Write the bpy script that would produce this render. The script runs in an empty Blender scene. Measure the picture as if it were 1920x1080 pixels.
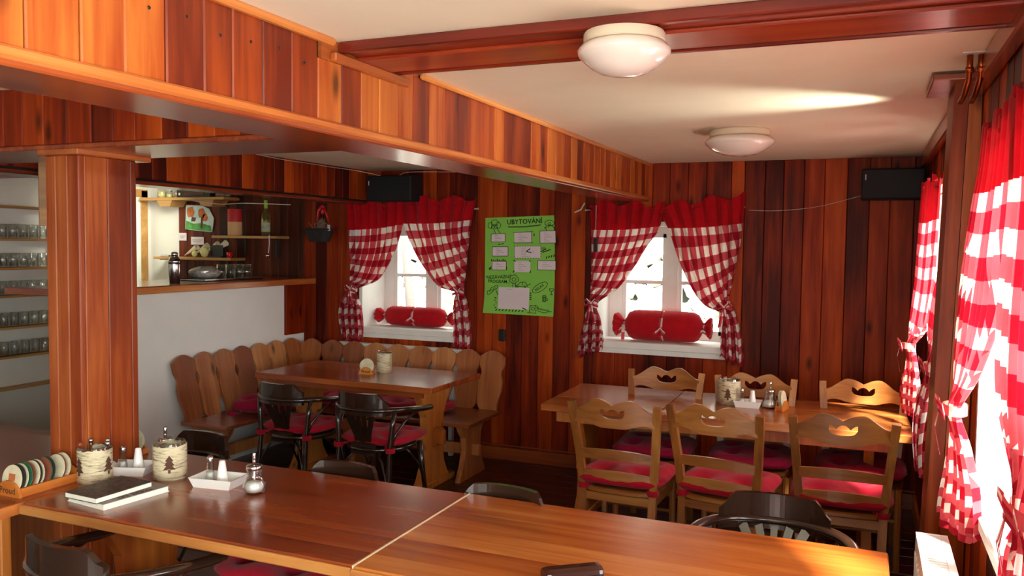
import bpy, math, random
from mathutils import Vector, Matrix
random.seed(7)
S = bpy.context.scene
C = S.collection
PI = math.pi

# ------------------------------------------------------------------ camera
cam_d = bpy.data.cameras.new('camera')
cam_d.sensor_fit = 'HORIZONTAL'; cam_d.sensor_width = 36.0
cam_d.lens = 36.0 * 1561.36 / 1920.0
cam_d.clip_start = 0.05; cam_d.clip_end = 200
cam = bpy.data.objects.new('camera', cam_d); C.objects.link(cam)
yaw, pitch, roll = (math.radians(a) for a in (22.9209, 3.0276, 0.6823))
fw = Vector((-math.sin(yaw) * math.cos(pitch), math.cos(yaw) * math.cos(pitch), -math.sin(pitch)))
r0 = Vector((math.cos(yaw), math.sin(yaw), 0)); u0 = r0.cross(fw)
rt = r0 * math.cos(roll) + u0 * math.sin(roll); up = -r0 * math.sin(roll) + u0 * math.cos(roll)
m4 = Matrix((rt, up, -fw)).transposed().to_4x4(); m4.translation = (0, 0, 1.68)
cam.matrix_world = m4
S.camera = cam

# ------------------------------------------------------------------ light
S.view_settings.view_transform = 'Standard'
S.view_settings.look = 'None'
S.view_settings.gamma = 1.0
S.view_settings.use_curve_mapping = False
S.view_settings.exposure = 0.85
S.cycles.use_denoising = True
S.cycles.max_bounces = 10
S.cycles.diffuse_bounces = 6
S.cycles.caustics_reflective = False
S.cycles.caustics_refractive = False
S.cycles.sample_clamp_indirect = 8.0

w = bpy.data.worlds.new('world'); S.world = w; w.use_nodes = True
bg = w.node_tree.nodes['Background']
bg.inputs[0].default_value = (0.92, 1.0, 0.96, 1)
bg.inputs[1].default_value = 9.0

sun_d = bpy.data.lights.new('sun', 'SUN'); sun_d.energy = 45.0; sun_d.angle = math.radians(9.0)
sun_d.color = (1.0, 0.95, 0.85)
sun = bpy.data.objects.new('sun', sun_d); C.objects.link(sun)
sun.rotation_euler = Vector((-0.46, 0.46, -0.76)).to_track_quat('-Z', 'Y').to_euler()

def area(name, loc, direction, sx, sy, power=0, portal=False, color=(1, 1, 1)):
    d = bpy.data.lights.new(name, 'AREA'); d.shape = 'RECTANGLE'; d.size = sx; d.size_y = sy
    d.energy = power; d.color = color
    if portal: d.cycles.is_portal = True
    o = bpy.data.objects.new(name, d); C.objects.link(o); o.location = loc
    o.rotation_euler = Vector(direction).to_track_quat('-Z', 'Z').to_euler()
    return o
area('window_portal', (-1.36, 6.34, 1.39), (0, -1, 0), 0.9, 0.9, portal=True)
area('window_portal', (-3.38, 6.34, 1.39), (0, -1, 0), 0.9, 0.9, portal=True)
area('window_portal', (0.63, 2.27, 1.45), (-1, 0, 0), 1.4, 1.2, portal=True)
area('window_portal', (0.63, 4.33, 1.45), (-1, 0, 0), 1.3, 1.2, portal=True)
area('window_portal', (0.63, -0.70, 1.40), (-1, 0, 0), 3.0, 1.4, portal=True)  # unseen side opening, sized to brighten the beam and half wall
area('window_portal', (-0.55, -2.83, 1.45), (0, 1, 0), 1.1, 1.2, portal=True)  # unseen opening behind the camera, added for frontal light
area('bar_lamp', (-5.35, 5.15, 2.15), (-1, 0.35, -0.5), 0.3, 0.3, 4.2, color=(0.95, 1.0, 0.82)).data.spread = math.radians(95)
sp_d = bpy.data.lights.new('added_glint_spot', 'SPOT'); sp_d.energy = 50; sp_d.spot_size = math.radians(56); sp_d.spot_blend = 1.0; sp_d.shadow_soft_size = 0.02; sp_d.color = (0.95, 1.0, 0.88)  # added spot behind the curtain, stands in for sun reflected onto the ceiling
sp_o = bpy.data.objects.new('added_glint_spot', sp_d); C.objects.link(sp_o); sp_o.location = (0.335, 3.68, 2.07)
sp_o.rotation_euler = Vector((-1.0, -0.20, 0.14)).to_track_quat('-Z', 'Y').to_euler()

# ------------------------------------------------------------------ helpers
def lin(h):
    h = h.lstrip('#')
    c = [int(h[i:i + 2], 16) / 255 for i in (0, 2, 4)]
    return tuple(x / 12.92 if x <= 0.04045 else ((x + 0.055) / 1.055) ** 2.4 for x in c) + (1,)

class MB:
    def __init__(s): s.v = []; s.f = []; s.uv = []; s.smooth = False
    def add(s, vs, fs, uv=None):
        n = len(s.v); s.v += [tuple(p) for p in vs]
        for k, f in enumerate(fs):
            s.f.append(tuple(n + i for i in f))
            s.uv.append([uv[i] for i in f] if uv else None)
        return s
    def box(s, x0, x1, y0, y1, z0, z1, b=0.0):
        if b <= 0:
            vs = [(x, y, z) for z in (z0, z1) for y in (y0, y1) for x in (x0, x1)]
            return s.add(vs, [(0, 2, 3, 1), (4, 5, 7, 6), (0, 1, 5, 4), (2, 6, 7, 3), (0, 4, 6, 2), (1, 3, 7, 5)])
        # chamfered box
        rings = []
        for z, q in ((z0, b), (z0 + b, 0), (z1 - b, 0), (z1, b)):
            X0, X1, Y0, Y1 = x0 + q, x1 - q, y0 + q, y1 - q
            c = b if q == 0 else b * 0.6
            rings.append([(X0 + c, Y0, z), (X1 - c, Y0, z), (X1, Y0 + c, z), (X1, Y1 - c, z), (X1 - c, Y1, z), (X0 + c, Y1, z), (X0, Y1 - c, z), (X0, Y0 + c, z)])
        return s.loft(rings, True, True, True)
    def loft(s, rings, close=True, cap0=True, cap1=True):
        n = len(rings[0]); vs = [p for r in rings for p in r]; fs = []
        for i in range(len(rings) - 1):
            for j in range(n if close else n - 1):
                k = (j + 1) % n
                fs.append((i * n + j, i * n + k, (i + 1) * n + k, (i + 1) * n + j))
        if cap0: fs.append(tuple(reversed(range(n))))
        if cap1: fs.append(tuple((len(rings) - 1) * n + j for j in range(n)))
        return s.add(vs, fs)
    def lathe(s, prof, c=(0, 0, 0), n=24, cap0=True, cap1=True, sx=1, sy=1):
        rings = [[(c[0] + r * sx * math.cos(2 * PI * k / n), c[1] + r * sy * math.sin(2 * PI * k / n), c[2] + z) for k in range(n)] for r, z in prof]
        return s.loft(rings, True, cap0, cap1)
    def sweep(s, pts, hw, hh, n=4, upv=(0, 0, 1), taper=None, round_=False):
        """sweep a rectangle (n=4) or ellipse along a path; hw across, hh along upv"""
        P = [Vector(p) for p in pts]; U = Vector(upv); rings = []
        for i, p in enumerate(P):
            t = (P[min(i + 1, len(P) - 1)] - P[max(i - 1, 0)]).normalized()
            sd = t.cross(U)
            if sd.length < 1e-4: sd = t.cross(Vector((0, 1, 0.01)))
            sd.normalize(); uu = sd.cross(t).normalized()
            k = taper[i] if taper else 1
            if n == 4: cs = [(-1, -1), (1, -1), (1, 1), (-1, 1)]
            else: cs = [(math.cos(2 * PI * j / n), math.sin(2 * PI * j / n)) for j in range(n)]
            rings.append([tuple(p + sd * a * hw * k + uu * b * hh * k) for a, b in cs])
        return s.loft(rings)
    def prism(s, poly, axis, a0, a1):
        """extrude a convex-ish polygon (2D) along axis between a0 and a1"""
        def P(u, v, a): return {'x': (a, u, v), 'y': (u, a, v), 'z': (u, v, a)}[axis]
        n = len(poly)
        return s.loft([[P(u, v, a0) for u, v in poly], [P(u, v, a1) for u, v in poly]])
    def strip(s, xs, bot, top, hole, y0, y1, bend=lambda x: 0.0):
        """vertical panel in XZ split in columns, with an optional hole(x)->(lo,hi); thickness y0..y1 shifted by bend(x)"""
        def seg(x, xn, ba, ta, bb, tb, first, last):
            A = bend(x); B = bend(xn)
            vs = [(x, y0 + A, ba), (xn, y0 + B, bb), (xn, y0 + B, tb), (x, y0 + A, ta), (x, y1 + A, ba), (xn, y1 + B, bb), (xn, y1 + B, tb), (x, y1 + A, ta)]
            fs = [(0, 1, 2, 3), (5, 4, 7, 6), (0, 4, 5, 1), (3, 2, 6, 7)]
            if first: fs.append((0, 3, 7, 4))
            if last: fs.append((1, 5, 6, 2))
            s.add(vs, fs)
        for i in range(len(xs) - 1):
            a, b = xs[i], xs[i + 1]; m = (a + b) / 2
            f = i == 0; l = i == len(xs) - 2
            h = hole(m) if hole else None
            if h:
                ha, hb = hole(a) or h, hole(b) or h
                seg(a, b, bot(a), ha[0], bot(b), hb[0], f, l); seg(a, b, ha[1], top(a), hb[1], top(b), f, l)
            else: seg(a, b, bot(a), top(a), bot(b), top(b), f, l)
        return s
    def mesh(s, name, mats=()):
        me = bpy.data.meshes.new(name); me.from_pydata(s.v, [], s.f)
        if any(u for u in s.uv):
            l = me.uv_layers.new(name='UVMap'); k = 0
            for f, u in zip(s.f, s.uv):
                for i in range(len(f)):
                    if u: l.data[k].uv = u[i]
                    k += 1
        for m in mats: me.materials.append(m)
        if s.smooth:
            for p in me.polygons: p.use_smooth = True
        return me
    def build(s, name, mat, parent=None, smooth=False, loc=None, rot=None):
        s.smooth = smooth or s.smooth
        return link(name, s.mesh(name, [mat]), parent, loc, rot)

def link(name, me, parent=None, loc=None, rot=None):
    o = bpy.data.objects.new(name, me); C.objects.link(o)
    if parent: o.parent = parent
    if loc: o.location = loc
    if rot: o.rotation_euler = rot
    return o
def auto(o, ang=40):
    for p in o.data.polygons: p.use_smooth = True
    try: o.data.set_sharp_from_angle(angle=math.radians(ang))
    except Exception: pass
    return o
def tag(o, label, cat, group=None, kind=None):
    o['label'] = label; o['category'] = cat
    if group: o['group'] = group
    if kind: o['kind'] = kind
    return o
def thing(name, label, cat, loc=(0, 0, 0), rz=0, group=None):
    o = bpy.data.objects.new(name, None); C.objects.link(o); o.location = loc; o.rotation_euler = (0, 0, rz)
    o.empty_display_size = 0.05
    return tag(o, label, cat, group)
def struct(name, parent=None):
    o = bpy.data.objects.new(name, None); C.objects.link(o); o['kind'] = 'structure'
    o.empty_display_size = 0.05
    return o
def sobj(name, mb, mat, smooth=False):
    o = mb.build(name, mat, None, smooth); o['kind'] = 'structure'; return o
def copy_tree(o, loc=None, rz=None, label=None, group=None, parent=None):
    c = o.copy(); C.objects.link(c)
    if parent: c.parent = parent
    if loc is not None: c.location = loc
    if rz is not None: c.rotation_euler = (0, 0, rz)
    if label: c['label'] = label
    if group: c['group'] = group
    for ch in list(o.children): copy_tree(ch, parent=c)
    return c

# ------------------------------------------------------------------ materials
def nt(name):
    m = bpy.data.materials.new(name); m.use_nodes = True
    t = m.node_tree; b = t.nodes['Principled BSDF']
    return m, t, b
def plain(name, col, rough=0.6, metal=0.0, spec=0.5, bump=0.0, bscale=60, coat=0.0, trans=0.0, ior=1.45, var=0.0):
    m, t, b = nt(name); c = lin(col) if isinstance(col, str) else col
    b.inputs['Base Color'].default_value = c; b.inputs['Roughness'].default_value = rough
    b.inputs['Metallic'].default_value = metal; b.inputs['Specular IOR Level'].default_value = spec
    b.inputs['Coat Weight'].default_value = coat; b.inputs['Transmission Weight'].default_value = trans; b.inputs['IOR'].default_value = ior
    tc = t.nodes.new('ShaderNodeTexCoord'); n = t.nodes.new('ShaderNodeTexNoise')
    n.inputs['Scale'].default_value = bscale; n.inputs['Detail'].default_value = 4
    t.links.new(tc.outputs['Object'], n.inputs['Vector'])
    if bump:
        bp = t.nodes.new('ShaderNodeBump'); bp.inputs['Strength'].default_value = bump; bp.inputs['Distance'].default_value = 0.003
        t.links.new(n.outputs[0], bp.inputs['Height']); t.links.new(bp.outputs[0], b.inputs['Normal'])
    if var:
        n2 = t.nodes.new('ShaderNodeTexNoise'); n2.inputs['Scale'].default_value = bscale * 0.15; n2.inputs['Detail'].default_value = 5
        t.links.new(tc.outputs['Object'], n2.inputs['Vector'])
        r = t.nodes.new('ShaderNodeMapRange'); r.inputs[1].default_value = 0.3; r.inputs[2].default_value = 0.7; r.inputs[3].default_value = 1 - var; r.inputs[4].default_value = 1 + var * 0.5
        mx = t.nodes.new('ShaderNodeVectorMath'); mx.operation = 'SCALE'; mx.inputs[0].default_value = c[:3]
        t.links.new(n2.outputs[0], r.inputs[0]); t.links.new(r.outputs[0], mx.inputs['Scale']); t.links.new(mx.outputs[0], b.inputs['Base Color'])
    return m

def wood(name, dark, mid, light, axis='Z', rough=0.33, vary=0.5, grain=26, knots=True, coat=0.25, plank=None, spec=0.5, bc=0.62, gc=0.55):
    m, t, b = nt(name); N = t.nodes; L = t.links
    tc = N.new('ShaderNodeTexCoord'); oi = N.new('ShaderNodeObjectInfo')
    off = N.new('ShaderNodeVectorMath'); off.operation = 'MULTIPLY_ADD'
    cmb = N.new('ShaderNodeCombineXYZ')
    for i, k in enumerate((37.0, 19.0, 53.0)):
        q = N.new('ShaderNodeMath'); q.operation = 'MULTIPLY'; q.inputs[1].default_value = k
        L.new(oi.outputs['Random'], q.inputs[0]); L.new(q.outputs[0], cmb.inputs[i])
    add = N.new('ShaderNodeVectorMath'); add.operation = 'ADD'
    L.new(tc.outputs['Object'], add.inputs[0]); L.new(cmb.outputs[0], add.inputs[1])
    rnd = oi.outputs['Random']
    vec = add.outputs[0]
    if plank:   # glued boards inside one panel: tint and shift by board
        ax, wd = plank
        sp = N.new('ShaderNodeSeparateXYZ'); L.new(add.outputs[0], sp.inputs[0])
        dv = N.new('ShaderNodeMath'); dv.operation = 'DIVIDE'; dv.inputs[1].default_value = wd; L.new(sp.outputs['XYZ'.index(ax)], dv.inputs[0])
        fl = N.new('ShaderNodeMath'); fl.operation = 'FLOOR'; L.new(dv.outputs[0], fl.inputs[0])
        wn = N.new('ShaderNodeTexWhiteNoise'); wn.noise_dimensions = '1D'; L.new(fl.outputs[0], wn.inputs['W'])
        rnd = wn.outputs['Value']
        a2 = N.new('ShaderNodeVectorMath'); a2.operation = 'MULTIPLY_ADD'; a2.inputs[1].default_value = (7, 7, 7)
        L.new(wn.outputs['Color'], a2.inputs[0]); L.new(add.outputs[0], a2.inputs[2]); vec = a2.outputs[0]
    mp = N.new('ShaderNodeMapping'); sc = [grain, grain, grain]; sc['XYZ'.index(axis)] = grain * 0.055
    mp.inputs['Scale'].default_value = sc; L.new(vec, mp.inputs['Vector'])
    n1 = N.new('ShaderNodeTexNoise'); n1.inputs['Scale'].default_value = 1.0; n1.inputs['Detail'].default_value = 6; n1.inputs['Roughness'].default_value = 0.62; n1.inputs['Distortion'].default_value = 0.5
    L.new(mp.outputs[0], n1.inputs['Vector'])
    mp2 = N.new('ShaderNodeMapping'); sc2 = [4.5, 4.5, 4.5]; sc2['XYZ'.index(axis)] = 0.9
    mp2.inputs['Scale'].default_value = sc2; L.new(vec, mp2.inputs['Vector'])
    n2 = N.new('ShaderNodeTexNoise'); n2.inputs['Scale'].default_value = 1.3; n2.inputs['Detail'].default_value = 3; L.new(mp2.outputs[0], n2.inputs['Vector'])
    # grain + broad + random per board
    a = N.new('ShaderNodeMath'); a.operation = 'MULTIPLY_ADD'; a.inputs[1].default_value = bc; L.new(n2.outputs[0], a.inputs[0])
    g = N.new('ShaderNodeMath'); g.operation = 'MULTIPLY'; g.inputs[1].default_value = gc; L.new(n1.outputs[0], g.inputs[0]); L.new(g.outputs[0], a.inputs[2])
    r = N.new('ShaderNodeMath'); r.operation = 'MULTIPLY_ADD'; r.inputs[1].default_value = vary; L.new(rnd, r.inputs[0]); L.new(a.outputs[0], r.inputs[2])
    s_ = N.new('ShaderNodeMath'); s_.operation = 'SUBTRACT'; s_.inputs[1].default_value = vary * 0.5 + (bc + gc) * 0.5 - 0.5; L.new(r.outputs[0], s_.inputs[0])
    cr = N.new('ShaderNodeValToRGB'); e = cr.color_ramp.elements
    e[0].position = 0.28; e[0].color = lin(dark); e[1].position = 0.74; e[1].color = lin(light)
    e2 = cr.color_ramp.elements.new(0.5); e2.color = lin(mid)
    L.new(s_.outputs[0], cr.inputs[0]); col = cr.outputs[0]
    if knots:
        mk = N.new('ShaderNodeMapping'); sk = [6.5, 6.5, 6.5]; sk['XYZ'.index(axis)] = 2.6; mk.inputs['Scale'].default_value = sk; L.new(vec, mk.inputs['Vector'])
        vo = N.new('ShaderNodeTexVoronoi'); vo.inputs['Scale'].default_value = 1.0; L.new(mk.outputs[0], vo.inputs['Vector'])
        kr = N.new('ShaderNodeMapRange'); kr.inputs[1].default_value = 0.05; kr.inputs[2].default_value = 0.17; kr.inputs[3].default_value = 0.25; kr.inputs[4].default_value = 1.0
        L.new(vo.outputs['Distance'], kr.inputs[0])
        km = N.new('ShaderNodeVectorMath'); km.operation = 'SCALE'; L.new(col, km.inputs[0]); L.new(kr.outputs[0], km.inputs['Scale']); col = km.outputs[0]
    L.new(col, b.inputs['Base Color'])
    b.inputs['Roughness'].default_value = rough; b.inputs['Coat Weight'].default_value = coat; b.inputs['Coat Roughness'].default_value = 0.18
    b.inputs['Specular IOR Level'].default_value = spec
    bp = N.new('ShaderNodeBump'); bp.inputs['Strength'].default_value = 0.12; bp.inputs['Distance'].default_value = 0.002
    L.new(n1.outputs[0], bp.inputs['Height']); L.new(bp.outputs[0], b.inputs['Normal'])
    return m

def cloth(name, kind, c1, c2=None, c3=None, n=10.4, translucent=0.35):
    m, t, b = nt(name); N = t.nodes; L = t.links
    out = N['Material Output']
    tc = N.new('ShaderNodeTexCoord')
    col = None
    if kind == 'gingham':
        sp = N.new('ShaderNodeSeparateXYZ'); L.new(tc.outputs['UV'], sp.inputs[0]); st = []
        for i in (0, 1):
            mu = N.new('ShaderNodeMath'); mu.operation = 'MULTIPLY'; mu.inputs[1].default_value = n; L.new(sp.outputs[i], mu.inputs[0])
            fr = N.new('ShaderNodeMath'); fr.operation = 'FRACT'; L.new(mu.outputs[0], fr.inputs[0])
            gt = N.new('ShaderNodeMath'); gt.operation = 'GREATER_THAN'; gt.inputs[1].default_value = 0.5; L.new(fr.outputs[0], gt.inputs[0]); st.append(gt)
        ad = N.new('ShaderNodeMath'); ad.operation = 'ADD'; L.new(st[0].outputs[0], ad.inputs[0]); L.new(st[1].outputs[0], ad.inputs[1])
        hf = N.new('ShaderNodeMath'); hf.operation = 'MULTIPLY'; hf.inputs[1].default_value = 0.5; L.new(ad.outputs[0], hf.inputs[0])
        cr = N.new('ShaderNodeValToRGB'); cr.color_ramp.interpolation = 'CONSTANT'; e = cr.color_ramp.elements
        e[0].position = 0; e[0].color = lin(c1); e[1].position = 0.75; e[1].color = lin(c3)
        x = e.new(0.25); x.color = lin(c2)
        L.new(hf.outputs[0], cr.inputs[0]); col = cr.outputs[0]
    no = N.new('ShaderNodeTexNoise'); no.inputs['Scale'].default_value = 22; no.inputs['Detail'].default_value = 5; L.new(tc.outputs['Object'], no.inputs['Vector'])
    mr = N.new('ShaderNodeMapRange'); mr.inputs[1].default_value = 0.3; mr.inputs[2].default_value = 0.7; mr.inputs[3].default_value = 0.86; mr.inputs[4].default_value = 1.06; L.new(no.outputs[0], mr.inputs[0])
    sc = N.new('ShaderNodeVectorMath'); sc.operation = 'SCALE'; L.new(mr.outputs[0], sc.inputs['Scale'])
    if col: L.new(col, sc.inputs[0])
    else: sc.inputs[0].default_value = lin(c1)[:3]
    L.new(sc.outputs[0], b.inputs['Base Color']); b.inputs['Roughness'].default_value = 0.85; b.inputs['Specular IOR Level'].default_value = 0.15
    b.inputs['Sheen Weight'].default_value = 0.1
    n2 = N.new('ShaderNodeTexNoise'); n2.inputs['Scale'].default_value = 260; L.new(tc.outputs['Object'], n2.inputs['Vector'])
    bp = N.new('ShaderNodeBump'); bp.inputs['Strength'].default_value = 0.15; bp.inputs['Distance'].default_value = 0.002; L.new(n2.outputs[0], bp.inputs['Height']); L.new(bp.outputs[0], b.inputs['Normal'])
    if translucent:
        tr = N.new('ShaderNodeBsdfTranslucent'); L.new(sc.outputs[0], tr.inputs['Color'])
        mx = N.new('ShaderNodeMixShader'); mx.inputs[0].default_value = translucent
        L.new(b.outputs[0], mx.inputs[1]); L.new(tr.outputs[0], mx.inputs[2]); L.new(mx.outputs[0], out.inputs['Surface'])
    return m

W = {
 'wall':  wood('varnished_wall_boards', '461107', '842809', 'b44a12', 'Z', 0.5, 0.42, coat=0.0, spec=0.14),
 'beam':  wood('varnished_fascia_boards', '66200c', '9c4014', 'c46e2a', 'Z', 0.4, 0.42, coat=0.1, spec=0.35),
 'beamx': wood('dark_red_beam', '52150c', '7e2412', 'a33f1c', 'X', 0.30, 0.2, knots=False),
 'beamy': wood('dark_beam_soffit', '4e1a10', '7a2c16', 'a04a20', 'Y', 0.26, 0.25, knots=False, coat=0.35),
 'trimy': wood('light_trim_lengthwise', '8a3c16', 'b8642c', 'd98e48', 'Y', 0.35, 0.3, knots=False),
 'trimx': wood('wood_trim_crosswise', '6a2610', '93421a', 'b5602a', 'X', 0.35, 0.3, knots=False),
 'post':  wood('pillar_boards', '60200e', '8c3a14', 'b4622e', 'Z', 0.42, 0.2, coat=0.05, spec=0.2),
 'tableL': wood('red_brown_tabletop', '6e2810', '93401c', 'ae5a2a', 'X', 0.24, 0.14, grain=20, knots=False, coat=0.5, plank=('Y', 0.13)),
 'tableR': wood('orange_tabletop', '8a3c14', 'b05e24', 'cc8440', 'X', 0.26, 0.14, grain=20, coat=0.45, plank=('Y', 0.15), knots=False),
 'table2': wood('honey_tabletop', '7c3814', 'a85a26', 'c48040', 'X', 0.27, 0.14, grain=20, coat=0.4, plank=('Y', 0.14), knots=False),
 'tableleg': wood('table_leg_wood', '8a3d14', 'b0601f', 'cf8540', 'Z', 0.4, 0.3, coat=0.2),
 'bench': wood('bench_wood', '84421f', 'aa6434', 'c88a54', 'Z', 0.42, 0.45, coat=0.2),
 'benchseat': wood('bench_seat_wood', '5e2813', '85401f', 'a05a30', 'X', 0.3, 0.2, knots=False, coat=0.4),
 'oak':   wood('light_oak_chair', '6e3f1a', '945a26', 'b27c3e', 'Z', 0.36, 0.25, grain=34, knots=False, coat=0.25),
 'oakx':  wood('light_oak_chair_rail', '6e3f1a', '945a26', 'b27c3e', 'X', 0.36, 0.2, grain=34, knots=False, coat=0.25),
 'edge': wood('pale_table_edge', '96562a', 'bd7d40', 'd8a264', 'X', 0.35, 0.2, knots=False),
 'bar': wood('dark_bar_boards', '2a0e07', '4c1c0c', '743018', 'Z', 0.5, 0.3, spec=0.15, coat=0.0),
 'floor': wood('dark_floor_boards', '2a120c', '3f1c12', '55281a', 'X', 0.35, 0.25, knots=False),
 'pine':  wood('pine_shelf', '8a5c2c', 'ad7a40', 'c4965a', 'X', 0.5, 0.2, knots=False, coat=0),
 'piney': wood('pine_shelf_lengthwise', '8a5c2c', 'ad7a40', 'c4965a', 'Y', 0.5, 0.2, knots=False, coat=0),
 'holder': wood('coaster_holder_wood', 'a8561c', 'c4702a', 'd88c40', 'Y', 0.45, 0.2, knots=False, coat=0.1),
}
M = {
 'ceil': plain('ceiling_plaster', 'eadcc0', 0.9, bump=0.1, bscale=40, var=0.03),
 'plaster': plain('white_plaster', 'd9d3cb', 0.9, bump=0.2, bscale=30, var=0.05),
 'barwall': plain('lit_white_plaster', 'f3f0ea', 0.9, bump=0.2, bscale=30, var=0.03),  # plaster copy whitened, stronger light on the half wall put into its colour
 'backing': plain('dark_board_backing', '1c0a06', 0.9),
 'white': plain('white_window_paint', 'e8e6e0', 0.45, bump=0.1, bscale=50, var=0.05),
 'opal': plain('opal_glass', 'e6d8cc', 0.12, coat=0.5),
 'lampbase': plain('cream_lamp_base', 'd8c8ae', 0.45),
 'black': plain('black_speaker_cloth', '0d0c10', 0.7, bump=0.4, bscale=400),
 'dark': plain('dark_lacquered_bentwood', '2a1a12', 0.22, coat=0.6, bump=0.05, bscale=30, var=0.35),
 'red': cloth('red_cotton', 'plain', 'b8121e', translucent=0.12),
 'redband': cloth('red_curtain_band', 'plain', 'bc0a18', translucent=0.26),
 'gingham': cloth('red_white_gingham', 'gingham', 'fbf4ea', 'd2525c', 'a81226', n=10.4, translucent=0.42),
 'cushion': cloth('crimson_cushion', 'plain', 'a50a24', translucent=0),
 'cushionp': cloth('purple_red_cushion', 'plain', '9c1038', translucent=0),
 'steel': plain('polished_steel', 'cfcfcf', 0.15, metal=1.0),
 'ceramic': plain('white_ceramic', 'efeeea', 0.15, coat=0.4),
 'salt': plain('white_salt', 'f4f4f0', 0.8, bump=0.5, bscale=300),
 'copper': plain('old_copper', 'a8552c', 0.35, metal=1.0, var=0.3, bscale=60),
 'green': plain('green_poster_card', '84c44c', 0.8, var=0.04),
 'ink': plain('black_marker', '16240f', 0.8),
 'inkb': plain('black_print', '15120f', 0.8),
 'paper': plain('white_paper', 'd9c9cc', 0.9),
 'inkgrey': plain('grey_print', '8a7c84', 0.9),
 'radiator': plain('white_radiator_enamel', 'eceae6', 0.3, coat=0.2),
 'basket': plain('dark_wicker', '2b2626', 0.9, bump=1.0, bscale=120, var=0.4),
 'straw': plain('dry_straw', '9a7f66', 0.9),
 'redgloss': plain('red_ribbon', 'd0141c', 0.3, coat=0.3),
 'leather': plain('brown_leather', '33150f', 0.25, coat=0.4, bump=0.1, bscale=200),
 'kraft': plain('kraft_card', 'c89a6a', 0.8),
 'redcard': plain('red_card', 'b51f22', 0.6),
 'wine': plain('white_wine_glass', 'c9b56a', 0.05, trans=0.85, ior=1.4),
 'lime': plain('lime_capsule', '8fc43c', 0.35),
 'label': plain('wine_label', 'a8a888', 0.7, var=0.5, bscale=120),
 'dk': plain('dark_plastic', '16130f', 0.4),
 'wire': plain('cream_cable', 'c9b8a4', 0.5),
 'page': plain('book_pages', 'f2efe0', 0.8, bump=0.4, bscale=500),
 'bookd': plain('dark_stone_cover', '5a524c', 0.5, var=0.8, bscale=420),
 'bookg': plain('grey_brown_cover', '8f8478', 0.5, var=0.1, bscale=80),
 'bookt': plain('brown_cover_lettering', '4a2818', 0.6),
 'lilac': plain('lilac_fabric_strip', 'c9b8d0', 0.8),
 'rock': plain('pale_rock', '9c9a90', 0.9, bump=0.8, bscale=12, var=0.3),
 'soil': plain('mossy_earth', '3a4030', 0.95, var=0.4, bscale=10),
 'leaf': plain('green_leaf', '47662c', 0.7),
 'trunk': plain('dark_trunk', '3a3430', 0.9, bump=0.8, bscale=60),
 'foil': plain('clear_crumpled_bag', 'b8b0a8', 0.25, metal=0.3, bump=1.0, bscale=60, var=0.5),
 'lemon': plain('pale_lemon', 'd8cf86', 0.5),
 'cream': plain('rolled_cream_paper', 'd9c9a4', 0.8),
 'doorw': plain('white_door', 'dfe3d8', 0.5),
}
def thin_glass(name, tint=(1, 1, 1, 1), base=0.05, rough=0.02):
    m, t, b = nt(name); N = t.nodes; L = t.links; out = N['Material Output']; N.remove(b)
    tr = N.new('ShaderNodeBsdfTransparent'); tr.inputs[0].default_value = tint
    gl = N.new('ShaderNodeBsdfGlossy'); gl.inputs['Roughness'].default_value = rough
    fr = N.new('ShaderNodeLayerWeight'); fr.inputs[0].default_value = 0.35
    mr = N.new('ShaderNodeMapRange'); mr.inputs[3].default_value = base; mr.inputs[4].default_value = 0.75; L.new(fr.outputs['Facing'], mr.inputs[0])
    mx = N.new('ShaderNodeMixShader'); L.new(mr.outputs[0], mx.inputs[0]); L.new(tr.outputs[0], mx.inputs[1]); L.new(gl.outputs[0], mx.inputs[2]); L.new(mx.outputs[0], out.inputs['Surface'])
    return m
M['pane'] = thin_glass('window_pane_glass', base=0.02)
M['glass'] = thin_glass('clear_glass_ware', (0.97, 0.98, 0.97, 1), 0.06, 0.04)
# birch bark
def birch():
    m, t, b = nt('birch_bark'); N = t.nodes; L = t.links
    tc = N.new('ShaderNodeTexCoord'); mp = N.new('ShaderNodeMapping'); mp.inputs['Scale'].default_value = (22, 22, 150); L.new(tc.outputs['Object'], mp.inputs['Vector'])
    n = N.new('ShaderNodeTexNoise'); n.inputs['Scale'].default_value = 1.0; n.inputs['Detail'].default_value = 7; L.new(mp.outputs[0], n.inputs['Vector'])
    cr = N.new('ShaderNodeValToRGB'); e = cr.color_ramp.elements; e[0].position = 0.30; e[0].color = lin('4a3a2c'); e[1].position = 0.52; e[1].color = lin('d8cba8')
    x = e.new(0.40); x.color = lin('b3a283'); L.new(n.outputs[0], cr.inputs[0]); L.new(cr.outputs[0], b.inputs['Base Color']); b.inputs['Roughness'].default_value = 0.8
    bp = N.new('ShaderNodeBump'); bp.inputs['Strength'].default_value = 0.5; bp.inputs['Distance'].default_value = 0.002; L.new(n.outputs[0], bp.inputs['Height']); L.new(bp.outputs[0], b.inputs['Normal'])
    return m
M['birch'] = birch()
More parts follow.
